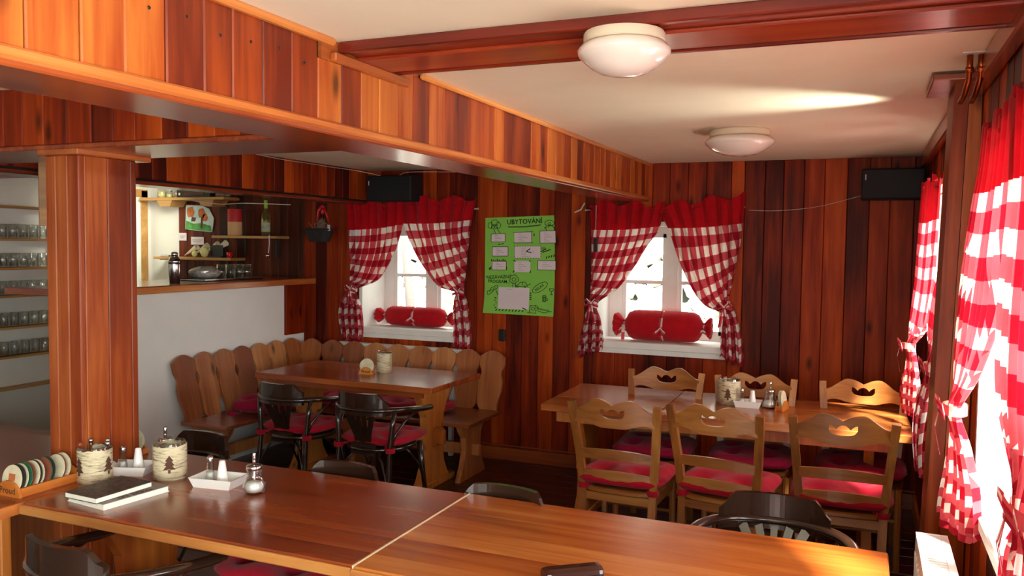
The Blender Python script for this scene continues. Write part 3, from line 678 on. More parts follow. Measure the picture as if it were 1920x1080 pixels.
# ---------------------------------------------------------------- chairs
def sm(a): a = max(0, min(1, a)); return a * a * (3 - 2 * a)
def ladder_chair(name, label, group):
    t = thing(name, label, 'chair', (0, 0, 0), 0, group)
    for s in (-1, 1):
        pts = [(s * 0.175, -0.215, 0), (s * 0.178, -0.19, 0.22), (s * 0.182, -0.175, 0.44), (s * 0.196, -0.20, 0.62), (s * 0.212, -0.245, 0.80), (s * 0.220, -0.272, 0.900)]
        MB().sweep(pts, 0.019, 0.014, 4, (0, 1, 0)).build('rear_post', W['oak'], t)
        MB().sweep([(s * 0.19, 0.195, 0), (s * 0.19, 0.19, 0.43)], 0.017, 0.017, 8, (0, 1, 0)).build('leg', W['oak'], t)
    bend = lambda x: -0.03 * (1 - (x / 0.2) ** 2)
    N = 40; xs = [-0.205 + 0.41 * i / N for i in range(N + 1)]
    def top(x):
        a = abs(x) / 0.205
        return 0.893 + 0.030 * math.sin(PI / 2 * min(1, a / 0.42)) if a < 0.42 else 0.923 - 0.062 * sm((a - 0.42) / 0.58) ** 0.9
    def bot(x):
        a = abs(x) / 0.205; return 0.782 + 0.022 * sm((a - 0.25) / 0.5) - 0.012 * sm((a - 0.8) / 0.2)
    def hole(x):
        a = abs(x) / 0.062
        if a >= 1: return None
        return (0.856 - 0.030 * math.sqrt(max(0, 1 - a ** 3)), 0.856 + 0.021 * abs(math.cos(PI * x / 0.062)) ** 0.7)
    o = MB().strip(xs, bot, top, hole, -0.262, -0.242, bend).build('top_rail', W['oakx'], t)
    auto(o, 35)
    for z, hx, yy in ((0.628, 0.188, -0.215), (0.515, 0.180, -0.19)):
        n = 12; xx = [-hx + 2 * hx * i / n for i in range(n + 1)]
        o = MB().strip(xx, lambda x: z - 0.022 - 0.012 * (x / hx) ** 2 * 0 + 0.006 * (1 - (x / hx) ** 2), lambda x: z + 0.022 + 0.014 * (1 - (x / hx) ** 2), None, yy - 0.008, yy + 0.006, lambda x: -0.025 * (1 - (x / hx) ** 2)).build('back_slat', W['oakx'], t); auto(o, 35)
    pts = []
    n = 36
    for k in range(n):
        a = 2 * PI * k / n; ca, sa = math.cos(a), math.sin(a)
        q = (abs(ca) ** 4 + abs(sa) ** 4) ** (-0.25); pts.append((q * ca * 0.205, q * sa * 0.205 - 0.0))
    MB().loft([[(x * 0.96, y_ * 0.96, 0.425) for x, y_ in pts], [(x, y_, 0.432) for x, y_ in pts], [(x, y_, 0.446) for x, y_ in pts], [(x * 0.95, y_ * 0.95, 0.452) for x, y_ in pts]]).build('seat', W['oakx'], t)
    MB().box(-0.17, 0.17, 0.175, 0.195, 0.385, 0.425).box(-0.17, 0.17, -0.19, -0.172, 0.385, 0.425).box(-0.195, -0.178, -0.17, 0.18, 0.385, 0.425).box(0.178, 0.195, -0.17, 0.18, 0.385, 0.425).build('seat_frame', W['oakx'], t)
    st = MB()
    for s in (-1, 1):
        st.sweep([(s * 0.182, -0.195, 0.2), (s * 0.19, 0.19, 0.2)], 0.010, 0.010, 8)
    st.sweep([(-0.19, 0.19, 0.26), (0.19, 0.19, 0.26)], 0.010, 0.010, 8); st.sweep([(-0.185, -0.2, 0.15), (0.185, -0.2, 0.15)], 0.010, 0.010, 8)
    st.sweep([(-0.186, 0.0, 0.2), (0.186, 0.0, 0.2)], 0.010, 0.010, 8)
    st.build('stretcher', W['oakx'], t)
    return t
def pcos(n, d): return [(math.cos(PI * (k + 0.5) / n)) for k in range(d)]
def cushion_mesh(rx, ry, h, seed, mat, expo=5.0, ties=True):
    rnd = random.Random(seed); mb = MB(); nr, na = 12, 44; rings = []
    tuft = [(-0.45, -0.45), (0.45, -0.45), (0.45, 0.45), (-0.45, 0.45)]
    def P(r, a, sgn):
        ca, sa = math.cos(a), math.sin(a); q = (abs(ca) ** expo + abs(sa) ** expo) ** (-1 / expo)
        u, v = r * q * ca, r * q * sa
        e = max(0, 1 - r ** 3.2) ** 0.5
        z = h * 0.5 + sgn * h * 0.5 * e
        if sgn > 0:
            for tx, ty in tuft:
                d = math.hypot(u - tx, v - ty); z -= h * 0.5 * math.exp(-(d / 0.2) ** 2)
            z += h * 0.10 * math.sin(5 * u + seed) * math.cos(4 * v + seed * 2) * e
        pk = 1 + 0.012 * math.sin(a * 17 + seed) * r
        return (u * rx * pk, v * ry * pk, z)
    for i in range(1, nr + 1): rings.append([P(i / nr, 2 * PI * k / na, 1) for k in range(na)])
    for i in range(nr - 1, 2, -3): rings.append([P(i / nr, 2 * PI * k / na, -1) for k in range(na)])
    mb.loft(rings, True, True, True); mb.smooth = True
    return mb.mesh('cushion', [mat])
def make_cushion(label, mat, loc, rz, rx=0.205, ry=0.205, h=0.06, seed=1, ties=((-0.18, -0.2), (0.18, -0.2)), group=None, expo=5.0):
    t = thing('seat_cushion', label, 'cushion', loc, rz, group)
    link('cushion_body', cushion_mesh(rx, ry, h, seed, mat, expo), t)
    for (x, y_) in ties:
        mb = MB(); ring = []
        mb.lathe([(0.0285, -0.014), (0.0305, 0), (0.0285, 0.016)], (x, y_, 0.002), 14, False, False)
        mb.sweep([(x + (0.03 if x < 0 else -0.03), y_, 0.004), (x * 0.75, y_ + 0.04, 0.014)], 0.012, 0.003, 4)
        mb.build('tie_ribbon', mat, t)
    return t
lc0 = ladder_chair('ladderback_chair', 'leftmost light oak ladderback chair on the near side of the honey table', 'light oak ladderback chairs')
lc0.location = (-1.105, 4.205, 0); lc0.rotation_euler = (0, 0, math.radians(-2))
spots = [(-0.595, 4.262, -9, 'middle light oak ladderback chair on the near side of the honey table'),
         (-0.070, 4.315, 1, 'rightmost light oak ladderback chair on the near side of the honey table'),
         (-1.110, 4.85, 181, 'leftmost light oak ladderback chair between honey table and back wall'),
         (-0.560, 4.86, 184, 'middle light oak ladderback chair between honey table and back wall, behind the sugar shaker'),
         (0.012, 4.90, 179, 'rightmost light oak ladderback chair between honey table and back wall, near the corner curtain')]
for x, y_, a, lb in spots: copy_tree(lc0, (x, y_, 0), math.radians(a), lb)
cl = [(-1.105, 4.205, -2, 'cushion', 'crimson tied cushion on the leftmost near oak chair', 1), (-0.595, 4.262, -9, 'cushion', 'crimson tied cushion on the middle near oak chair', 2), (-0.070, 4.315, 1, 'cushion', 'crimson tied cushion on the rightmost near oak chair', 3),
      (-1.110, 4.85, 181, 'cushionp', 'purplish red cushion on the leftmost far oak chair, seen under the table', 4), (-0.560, 4.86, 184, 'cushionp', 'dark red cushion on the middle far oak chair', 5), (0.012, 4.90, 179, 'cushionp', 'shaded red cushion on the rightmost far oak chair', 6)]
for x, y_, a, mt, lb, sd in cl: make_cushion(lb, M[mt], (x, y_, 0.453), math.radians(a), 0.232, 0.228, 0.088, sd, ((-0.182, -0.178), (0.182, -0.178)), 'tied seat cushions')

def bentwood_chair(label, group='dark bentwood armchairs'):
    t = thing('bentwood_armchair', label, 'chair', (0, 0, 0), 0, group); D = M['dark']
    def ry(x): return -0.275 + 0.275 * (1 - math.sqrt(max(0, 1 - (x / 0.262) ** 2))) * 0.85
    half = [(0.0, -0.275), (0.08, -0.264), (0.15, -0.232), (0.205, -0.175), (0.238, -0.10), (0.252, 0.0), (0.256, 0.08), (0.262, 0.16)]
    zz = lambda y_: 0.688 - 0.03 * sm((y_ + 0.2) / 0.35)
    path = [(x, y_, zz(y_)) for x, y_ in reversed(half)] + [(-x, y_, zz(y_)) for x, y_ in half[1:]]
    P = []
    for i in range(len(path) - 1):      # Catmull-Rom
        p0, p1, p2, p3 = (Vector(path[max(0, min(len(path) - 1, i + k))]) for k in (-1, 0, 1, 2))
        for s in range(4):
            u = s / 4; P.append(tuple(0.5 * ((2 * p1) + (p2 - p0) * u + (2 * p0 - 5 * p1 + 4 * p2 - p3) * u * u + (3 * p1 - p0 - 3 * p2 + p3) * u ** 3)))
    P.append(path[-1])
    tp = [1.0] * len(P); tp[0] = tp[-1] = 0.7
    MB().sweep(P, 0.021, 0.017, 10, taper=tp).build('arm_rail', D, t, True)
    n = 22; hx = 0.175; xs = [-hx + 2 * hx * i / n for i in range(n + 1)]
    PH = sorted((abs(p[0]), p[1]) for p in P if p[1] < 0.1 and p[0] >= -1e-6)
    yc = lambda x: next((y0 + (y1 - y0) * (abs(x) - x0) / (x1 - x0 + 1e-9) for (x0, y0), (x1, y1) in zip(PH, PH[1:]) if x0 - 1e-6 <= abs(x) <= x1 + 1e-6), -0.23)
    o = MB().strip(xs, lambda x: 0.655, lambda x: 0.788 - 0.055 * sm((abs(x) - 0.125) / 0.05), None, -0.013, 0.009, yc).build('crest_board', D, t); auto(o, 35)
    for i in (-2, -1, 0, 1, 2):
        xt = i * 0.052; xb = i * 0.020
        MB().sweep([(xb, -0.195, 0.45), (xb * 1.1, -0.21, 0.52), (xt * 0.75, yc(xt) + 0.02, 0.62), (xt, yc(xt), 0.675)], 0.006, 0.011 + 0.002 * abs(i), 4, (1, 0, 0)).build('back_splat', D, t)
    MB().strip([-0.09, -0.06, -0.03, 0, 0.03, 0.06, 0.09], lambda x: 0.40, lambda x: 0.50 - 4 * x * x, None, -0.205, -0.19).build('splat_base', D, t)
    MB().lathe([(0.19, 0.415), (0.212, 0.422), (0.218, 0.440), (0.205, 0.452), (0.17, 0.448), (0.0, 0.446)], (0, -0.005, 0), 36, True, False, 1.0, 1.02).build('seat', D, t, True)
    for s in (-1, 1):
        MB().sweep([(s * 0.205, -0.27, 0), (s * 0.188, -0.215, 0.25), (s * 0.182, -0.195, 0.45), (s * 0.196, -0.19, 0.58), (s * 0.205, -0.18, 0.68)], 0.016, 0.016, 10, (0, 1, 0)).build('rear_leg', D, t, True)
        MB().sweep([(s * 0.205, 0.205, 0), (s * 0.185, 0.18, 0.25), (s * 0.172, 0.16, 0.43)], 0.018, 0.018, 10, (0, 1, 0), [0.75, 0.9, 1.1]).build('front_leg', D, t, True)
        MB().sweep([(s * 0.19, -0.185, 0.47), (s * 0.205, -0.165, 0.54), (s * 0.228, -0.10, 0.61), (s * 0.245, -0.02, 0.645), (s * 0.252, 0.05, 0.66)], 0.008, 0.008, 8, (1, 0, 0)).build('arm_brace', D, t, True)
        MB().sweep([(s * 0.19, -0.235, 0.18), (s * 0.165, -0.215, 0.28), (s * 0.12, -0.19, 0.37), (s * 0.07, -0.17, 0.42)], 0.007, 0.007, 8, (0, 1, 0)).sweep([(s * 0.198, 0.19, 0.15), (s * 0.2, 0.12, 0.28), (s * 0.19, 0.04, 0.37), (s * 0.18, -0.02, 0.425)], 0.007, 0.007, 8, (1, 0, 0)).build('leg_brace', D, t, True)
    return t
b0 = bentwood_chair('dark bentwood armchair at the corner table, left of the pair')
b0.location = (-3.37, 4.47, 0); b0.rotation_euler = (0, 0, math.radians(-3))
bw = [(-2.735, 4.42, -2, 'dark bentwood armchair at the corner table, right of the pair'),
      (-2.155, 1.95, -4, 'dark bentwood armchair on the near side of the foreground tables, cut by the frame'),
      (-1.905, 2.55, 178, 'dark bentwood armchair behind the foreground table, showing below the corner table pair'),
      (-1.20, 2.52, 177, 'dark bentwood armchair behind the joint of the foreground tables'),
      (-0.265, 2.865, 182, 'dark glossy bentwood armchair pulled out behind the orange foreground table'),
      (-2.81, 2.72, 176, 'dark bentwood armchair beside the pillar, only its rail in view')]
for x, y_, a, lb in bw:
    q = copy_tree(b0, (x, y_, 0), math.radians(a), lb)
    if 'glossy' in lb: q.scale = (1.10, 1.06, 0.985)
make_cushion('crimson cushion on the left bentwood armchair at the corner table', M['cushion'], (-3.37, 4.48, 0.446), math.radians(-3), 0.23, 0.225, 0.075, 11, ((-0.187, -0.2), (0.187, -0.2)), 'cushions on bentwood armchairs', 3.4)
make_cushion('crimson cushion on the right bentwood armchair at the corner table', M['cushion'], (-2.735, 4.44, 0.446), math.radians(-2), 0.235, 0.23, 0.075, 12, ((-0.187, -0.215), (0.187, -0.215)), 'cushions on bentwood armchairs', 3.4)
make_cushion('crimson cushion on the near bentwood armchair, cut by the bottom edge', M['cushion'], (-2.135, 1.97, 0.446), math.radians(-4), 0.23, 0.22, 0.07, 13, ((-0.187, -0.2),), 'cushions on bentwood armchairs', 3.4)
make_cushion('crimson tufted cushion under the reddish foreground table, glimpsed below its front edge', M['cushion'], (-1.945, 2.50, 0.446), math.radians(178), 0.235, 0.235, 0.085, 14, (), 'cushions on bentwood armchairs', 3.4)
# cushions on the bench
make_cushion('purplish red cushion on the left wing of the bench', M['cushionp'], (-4.03, 4.93, 0.43), 0.1, 0.2, 0.24, 0.12, 21, ((-0.16, -0.22),), 'bench cushions')
make_cushion('red cushion on the rear wing of the bench, left one', M['cushion'], (-3.72, 5.40, 0.43), 0, 0.22, 0.2, 0.09, 22, (), 'bench cushions')
make_cushion('red cushion on the rear wing of the bench, middle one', M['cushion'], (-3.25, 5.40, 0.43), 0, 0.22, 0.2, 0.09, 23, (), 'bench cushions')
make_cushion('red cushion on the rear wing of the bench, right one', M['cushion'], (-2.90, 5.40, 0.43), 0, 0.12, 0.2, 0.08, 24, (), 'bench cushions')

# ---------------------------------------------------------------- curtains
def interp(pts, t):
    """pts evenly parameterised list of tuples -> Catmull-Rom"""
    n = len(pts) - 1; f = min(max(t, 0), 0.99999) * n; i = int(f); u = f - i
    g = lambda k: pts[max(0, min(n, k))]
    out = []
    for a, b, c, d in zip(g(i - 1), g(i), g(i + 1), g(i + 2)):
        out.append(0.5 * (2 * b + (c - a) * u + (2 * a - 5 * b + 4 * c - d) * u * u + (3 * b - a - 3 * c + d) * u ** 3))
    return out
def curtain(label, outer, inner, tie_t, to_world, cloth_w=0.85, nf=7, phase=0.0, amp=0.030, length=1.15, group=None, bow=True, band_t=0.175, scallop=0.022):
    t = thing('curtain', label, 'curtain', (0, 0, 0), 0, group)
    NS, NT = 96, 72; rows = []
    for j in range(NT + 1):
        v = j / NT; o = interp(outer, v); i_ = interp(inner, v); row = []
        wd = math.dist(o[:2], i_[:2])
        for k in range(NS + 1):
            s = k / NS
            ph = 2 * PI * nf * s + phase + 1.3 * math.sin(3 * s + phase) + 0.5 * math.sin(v * 4 + s * 5)
            narrow = max(0.25, min(1, wd / 0.5))
            a = amp * (0.55 + 0.6 * v if v < tie_t else 1.1) * (0.55 + 0.45 * narrow)
            d = a * (math.sin(ph) + 0.25 * math.sin(2.3 * ph + 1))
            h = o[0] + (i_[0] - o[0]) * s; z = o[1] + (i_[1] - o[1]) * s
            h += 0.006 * math.cos(ph) * (1 if 0.05 < s < 0.95 else 0)
            sag = math.sin(PI * s) * 0.06 * math.sin(PI * min(1, v / tie_t)) if v < tie_t else 0
            z -= sag * 0.25
            if v < 0.03: z += scallop * math.sin(2 * PI * nf * 0.37 * s + phase * 2)
            if v > tie_t + 0.02: z += 0.02 * math.sin(ph * 0.5) * (v - tie_t) / (1 - tie_t)
            g = math.exp(-((v - tie_t) / 0.035) ** 2)
            row.append((h, z, 0.035 + d * (1 - 0.35 * g) + 0.02 * math.sin(PI * s) * g + (i_[2] if len(i_) > 2 else 0) * s + (o[2] if len(o) > 2 else 0) * (1 - s), (s - 0.5) * min(cloth_w, wd * 1.6), v * length))
        rows.append(row)
    jb = int(NT * band_t)
    for nm, j0, j1, mt in (('header_band', 0, jb, M['redband']), ('checked_panel', jb, NT, M['gingham'])):
        vs = []; uv = []; fs = []
        for j in range(j0, j1 + 1):
            for p in rows[j]: vs.append(to_world(p[0], p[1], p[2])); uv.append((p[3], p[4]))
        n = NS + 1
        for j in range(j1 - j0):
            for k in range(NS): fs.append((j * n + k, j * n + k + 1, (j + 1) * n + k + 1, (j + 1) * n + k))
        m_ = MB().add(vs, fs, uv); m_.smooth = True
        m_.build(nm, mt, t, True)
    if bow:
        o = interp(outer, tie_t); i_ = interp(inner, tie_t)
        n = 20; rings = []
        ch, cz = (o[0] + i_[0]) / 2, (o[1] + i_[1]) / 2; hw_ = abs(o[0] - i_[0]) / 2 + 0.006; mb = MB(); off = (o[2] if len(o) > 2 else 0)
        sl = (i_[1] - o[1]) / (i_[0] - o[0] + 1e-6)
        for zz_ in (-0.016, 0.016):
            rings.append([to_world(ch + hw_ * math.cos(2 * PI * q / n), cz + zz_ + sl * hw_ * math.cos(2 * PI * q / n) * 0.6, 0.04 + off + (0.035 + 0.0) * math.sin(2 * PI * q / n)) for q in range(n)])
        vs = [p for r in rings for p in r]; uv = [(q * 0.012, z_ * 0.03) for z_ in (0, 1) for q in range(n)]
        mb.add(vs, [(q, (q + 1) % n, n + (q + 1) % n, n + q) for q in range(n)], uv)
        # bow loops and tails
        for sgn in (-1, 1):
            for pts in ([(0, 0), (0.03, 0.03), (0.055, 0.012), (0.05, -0.02), (0, 0)], [(0, 0), (0.012, -0.06), (0.03, -0.14)]):
                path = [(ch + sgn * a, cz + b) for a, b in pts]
                vs = []; uv = []
                for q, (h, z) in enumerate(path):
                    for e in (-1, 1): vs.append(to_world(h + e * (0.010 if len(pts) == 3 else 0), z + e * (0.0 if len(pts) == 3 else 0.010), 0.082 + off + 0.012 * math.sin(q * 1.7))); uv.append((q * 0.05, e * 0.012))
                mb.add(vs, [(2 * q, 2 * q + 1, 2 * q + 3, 2 * q + 2) for q in range(len(path) - 1)], uv)
        mb.build('tieback_bow', M['gingham'], t)
    return t
wbk = lambda h, z, d: (h, YB - 0.035 - d, z)
G2 = 'gingham curtains with red bands'
curtain('left gingham curtain of the back window behind the corner table',
  [(-3.955, 2.0), (-3.94, 1.86), (-3.93, 1.741), (-3.92, 1.62), (-3.912, 1.52), (-3.915, 1.40), (-3.927, 1.30), (-4.0, 1.19), (-4.027, 1.07), (-4.01, 0.96), (-3.99, 0.875)],
  [(-3.40, 2.02), (-3.41, 1.90), (-3.431, 1.79), (-3.475, 1.66), (-3.55, 1.51), (-3.66, 1.37), (-3.86, 1.285), (-3.83, 1.17), (-3.807, 1.07), (-3.80, 0.96), (-3.806, 0.87)], 0.6, wbk, phase=0.3, group=G2)
curtain('right gingham curtain of the back window behind the corner table',
  [(-2.765, 2.03), (-2.79, 1.93), (-2.813, 1.83), (-2.83, 1.72), (-2.847, 1.60), (-2.86, 1.46), (-2.877, 1.31), (-2.85, 1.22), (-2.828, 1.11), (-2.81, 0.99), (-2.803, 0.865)],
  [(-3.45, 2.035), (-3.43, 1.91), (-3.40, 1.79), (-3.322, 1.63), (-3.22, 1.48), (-3.09, 1.34), (-2.935, 1.29), (-2.955, 1.19), (-2.958, 1.08), (-2.956, 0.97), (-2.956, 0.865)], 0.6, wbk, phase=1.5, group=G2)
curtain('left gingham curtain of the back window above the oak chairs',
  [(-1.86, 1.99), (-1.848, 1.87), (-1.845, 1.75), (-1.842, 1.62), (-1.842, 1.50), (-1.845, 1.38), (-1.852, 1.26), (-1.88, 1.16), (-1.905, 1.04), (-1.92, 0.94), (-1.935, 0.855)],
  [(-1.30, 1.97), (-1.32, 1.88), (-1.345, 1.785), (-1.42, 1.68), (-1.51, 1.53), (-1.63, 1.37), (-1.79, 1.25), (-1.765, 1.14), (-1.745, 1.05), (-1.735, 0.98), (-1.74, 0.92)], 0.6, wbk, phase=2.2, group=G2)
curtain('right gingham curtain of the back window above the oak chairs',
  [(-0.755, 2.035), (-0.76, 1.92), (-0.766, 1.80), (-0.785, 1.67), (-0.805, 1.55), (-0.825, 1.43), (-0.845, 1.30), (-0.80, 1.22), (-0.762, 1.10), (-0.745, 0.98), (-0.731, 0.865)],
  [(-1.36, 1.96), (-1.31, 1.86), (-1.265, 1.765), (-1.19, 1.56), (-1.10, 1.38), (-1.01, 1.27), (-0.905, 1.225), (-0.885, 1.17), (-0.895, 1.08), (-0.897, 0.98), (-0.90, 0.915)], 0.6, wbk, phase=0.9, group=G2)
wrt = lambda h, z, d: (XR - 0.0 - d, h, z)
G3 = 'gingham curtains with red bands'
curtain('far gingham curtain of the large sunlit window, its tail over the white radiator',
  [(2.92, 2.04, 0.0), (2.92, 1.93, 0.005), (2.92, 1.81, 0.02), (2.92, 1.66, 0.035), (2.92, 1.50, 0.045), (2.92, 1.34, 0.05), (2.92, 1.19, 0.05), (2.92, 1.08, 0.055), (2.92, 0.98, 0.065), (2.93, 0.90, 0.075), (2.93, 0.83, 0.08)],
  [(2.30, 2.05, 0.0), (2.33, 1.93, 0.0), (2.36, 1.81, 0.0), (2.42, 1.66, 0.0), (2.52, 1.50, 0.0), (2.66, 1.34, 0.02), (2.82, 1.19, 0.05), (2.76, 1.08, 0.03), (2.72, 0.98, 0.01), (2.70, 0.90, 0.005), (2.68, 0.84, 0.005)], 0.6, wrt, amp=0.018, phase=0.4, group=G3)
curtain('near gingham curtain of the large sunlit window, cut by the right edge of the picture',
  [(1.55, 2.06, 0.0), (1.55, 1.93, 0.0), (1.55, 1.81, 0.0), (1.55, 1.66, 0.0), (1.56, 1.50, 0.0), (1.58, 1.36, 0.0), (1.60, 1.22, 0.03), (1.55, 1.1, 0.03), (1.53, 0.98, 0.03), (1.52, 0.90, 0.03), (1.50, 0.80, 0.03)],
  [(2.38, 2.06, 0.0), (2.37, 1.93, 0.0), (2.36, 1.81, 0.0), (2.33, 1.66, 0.01), (2.28, 1.52, 0.02), (2.16, 1.36, 0.03), (1.80, 1.20, 0.04), (1.84, 1.10, 0.05), (1.86, 1.0, 0.05), (1.86, 0.90, 0.05), (1.86, 0.80, 0.05)], 0.6, wrt, amp=0.018, phase=2.4, group=G3)
curtain('far gingham curtain of the narrow side window in the room corner',
  [(4.97, 2.02, 0.05), (4.97, 1.9, 0.055), (4.97, 1.78, 0.06), (4.97, 1.64, 0.065), (4.96, 1.5, 0.07), (4.95, 1.3, 0.085), (4.92, 1.16, 0.09), (4.93, 1.05, 0.10), (4.93, 0.96, 0.115), (4.93, 0.88, 0.12), (4.92, 0.82, 0.11)],
  [(4.34, 2.02, 0.02), (4.37, 1.9, 0.02), (4.40, 1.78, 0.02), (4.46, 1.64, 0.02), (4.38, 1.5, 0.03), (4.46, 1.3, 0.05), (4.84, 1.17, 0.07), (4.80, 1.05, 0.06), (4.76, 0.96, 0.05), (4.75, 0.88, 0.05), (4.74, 0.82, 0.05)], 0.6, wrt, amp=0.016, phase=1.1, group=G3)
curtain('near gingham curtain of the narrow side window, half hidden by the wall post',
  [(3.66, 2.02, 0.0), (3.66, 1.9, 0.0), (3.66, 1.78, 0.0), (3.66, 1.64, 0.0), (3.67, 1.5, 0.01), (3.68, 1.34, 0.03), (3.72, 1.2, 0.05), (3.68, 1.08, 0.07), (3.66, 0.98, 0.08), (3.66, 0.88, 0.085), (3.66, 0.78, 0.08)],
  [(4.30, 2.03, 0.0), (4.28, 1.9, 0.0), (4.26, 1.78, 0.0), (4.2, 1.64, 0.0), (4.36, 1.5, 0.02), (4.28, 1.34, 0.04), (3.84, 1.2, 0.06), (3.90, 1.08, 0.09), (3.94, 0.98, 0.10), (3.94, 0.88, 0.10), (3.92, 0.76, 0.09)], 0.6, wrt, amp=0.016, phase=2.9, group=G3)
def rod(label, a, b):
    t = thing('curtain_rod', label, 'curtain rod')
    MB().sweep([a, b], 0.005, 0.005, 10).build('rod', M['wire'], t, True)
    MB().lathe([(0.001, -0.008), (0.007, -0.005), (0.009, 0), (0.007, 0.005), (0.001, 0.008)], a, 12).lathe([(0.001, -0.008), (0.007, -0.005), (0.009, 0), (0.007, 0.005), (0.001, 0.008)], b, 12).build('finial', M['wire'], t, True)
    for p, q in ((a, b), (b, a)):
        c = Vector(p).lerp(Vector(q), 0.03)
        e = (c.x, YB - 0.016, c.z) if abs(a[1] - b[1]) < 0.01 else (XR - 0.016, c.y, c.z)
        MB().sweep([tuple(c), e], 0.005, 0.005, 8).build('bracket', M['dk'], t)
rod('cream curtain rod over the left back window', (-3.95, YB - 0.026, 1.93), (-2.78, YB - 0.026, 1.95))
rod('cream curtain rod with round end over the right back window', (-1.90, YB - 0.026, 1.935), (-0.77, YB - 0.026, 1.95))
rod('curtain rod over the large sunlit side window', (XR - 0.022, 1.52, 1.96), (XR - 0.022, 2.91, 1.96))
rod('curtain rod over the narrow side window in the corner', (XR - 0.022, 3.68, 1.95), (XR - 0.022, 4.95, 1.95))
# dark pull weight hanging before the left panel of window 2
t = thing('cord_pull', 'small dark cord pull hanging before the gingham curtain above the oak chairs', 'pull')
MB().sweep([(-1.79, YB - 0.13, 1.965), (-1.79, YB - 0.13, 1.73)], 0.002, 0.002, 6).build('cord', M['wire'], t)
MB().box(-1.804, -1.776, YB - 0.142, YB - 0.118, 1.63, 1.73, 0.005).build('weight', M['dk'], t)
MB().sweep([(-1.90, YB - 0.06, 1.985), (-1.92, YB - 0.09, 1.935), (-1.96, YB - 0.11, 1.915)], 0.006, 0.006, 8).build('hook', M['wire'], t)

# ---------------------------------------------------------------- bolsters on the sills
def bolster(label, cx, cy, z0, L_, r, bow_side):
    t = thing('bolster_pillow', label, 'bolster', (cx, cy, z0))
    prof = [(-0.67, 0.66), (-0.64, 0.72), (-0.59, 0.55), (-0.55, 0.34), (-0.53, 0.26), (-0.51, 0.42), (-0.46, 0.82), (-0.40, 0.97), (-0.2, 1.0), (-0.02, 0.99), (0.0, 0.955), (0.02, 0.99), (0.2, 1.0), (0.40, 0.97), (0.46, 0.82), (0.50, 0.5), (0.52, 0.3), (0.54, 0.3), (0.57, 0.5), (0.61, 0.66), (0.63, 0.6)]
    n = 32; rings = []
    for x, k in prof:
        fr = 0.12 if abs(x) > 0.545 else (0.02 if abs(x) > 0.44 else 0)
        rings.append([(x * L_, r * k * (1 + fr * math.sin(9 * 2 * PI * q / n)) * math.cos(2 * PI * q / n) * 0.95, r + r * k * (1 + fr * math.sin(7 * 2 * PI * q / n)) * math.sin(2 * PI * q / n)) for q in range(n)])
    MB().loft(rings).build('bolster_body', M['red'], t, True)
    for x in (-0.53 * L_, 0.0, 0.53 * L_):
        rr = r * (0.99 if x == 0 else 0.33); mb = MB(); vs = []; uv = []
        for e in (-1, 1):
            for q in range(24): vs.append((x + e * 0.012, rr * math.cos(2 * PI * q / 24) * 0.96, r + rr * math.sin(2 * PI * q / 24))); uv.append((q * 0.02, e * 0.02))
        mb.add(vs, [(q, (q + 1) % 24, 24 + (q + 1) % 24, 24 + q) for q in range(24)], uv)
        if bow_side or x == 0:
            fy = -rr - 0.006
            for sg in (-1, 1):
                pts = [(x, r * (0.8 if x else 0.9)), (x + sg * 0.02, r * 0.7), (x + sg * 0.045, r * 0.55), (x + sg * 0.05, r * 0.35)]
                vs = []; uv = []
                for q, (a, z) in enumerate(pts):
                    for e in (-1, 1): vs.append((a, fy - 0.004 * q, z + e * 0.012)); uv.append((q * 0.03, e * 0.02))
                mb.add(vs, [(2 * q, 2 * q + 1, 2 * q + 3, 2 * q + 2) for q in range(3)], uv)
            if x < 0:
                vs = [(x - 0.012, fy, r), (x + 0.012, fy, r), (x + 0.014, fy - 0.03, -0.12), (x - 0.014, fy - 0.03, -0.12)]
                mb.add(vs, [(0, 1, 2, 3)], [(0, 0), (0.05, 0), (0.05, 0.2), (0, 0.2)])
        mb.build('gingham_ribbon', M['gingham'], t)
bolster('fat red bolster with gingham bows on the sill above the oak chairs', -1.34, 6.03, 0.982, 0.55, 0.112, True)
bolster('slim red bolster on the sill behind the corner table', -3.44, 6.08, 0.982, 0.56, 0.082, False)

# ---------------------------------------------------------------- speakers, lamps
def speaker(label, cx, cy, z0, w_, d, h):
    t = thing('speaker', label, 'speaker', (cx, cy, z0))
    MB().box(-w_ / 2, w_ / 2, -d / 2 + 0.01, d / 2, 0, h, 0.006).build('cabinet', M['black'], t)
    MB().box(-w_ / 2 + 0.004, w_ / 2 - 0.004, -d / 2, -d / 2 + 0.012, 0.004, h - 0.004, 0.005).build('grille', M['black'], t)
    MB().box(-w_ / 2 + 0.022, -w_ / 2 + 0.028, -d / 2 - 0.002, -d / 2 + 0.001, h * 0.62, h * 0.62 + 0.035).build('badge', M['paper'], t)
    MB().box(-0.02, 0.02, d / 2, d / 2 + 0.04, h * 0.3, h * 0.6).build('wall_bracket', M['dk'], t)
speaker('black wall speaker in the corner above the right row of oak chairs', 0.145, 5.755, 1.985, 0.36, 0.19, 0.19)
speaker('black wall speaker above the curtained window behind the corner table', -3.46, 5.755, 2.005, 0.40, 0.19, 0.20)
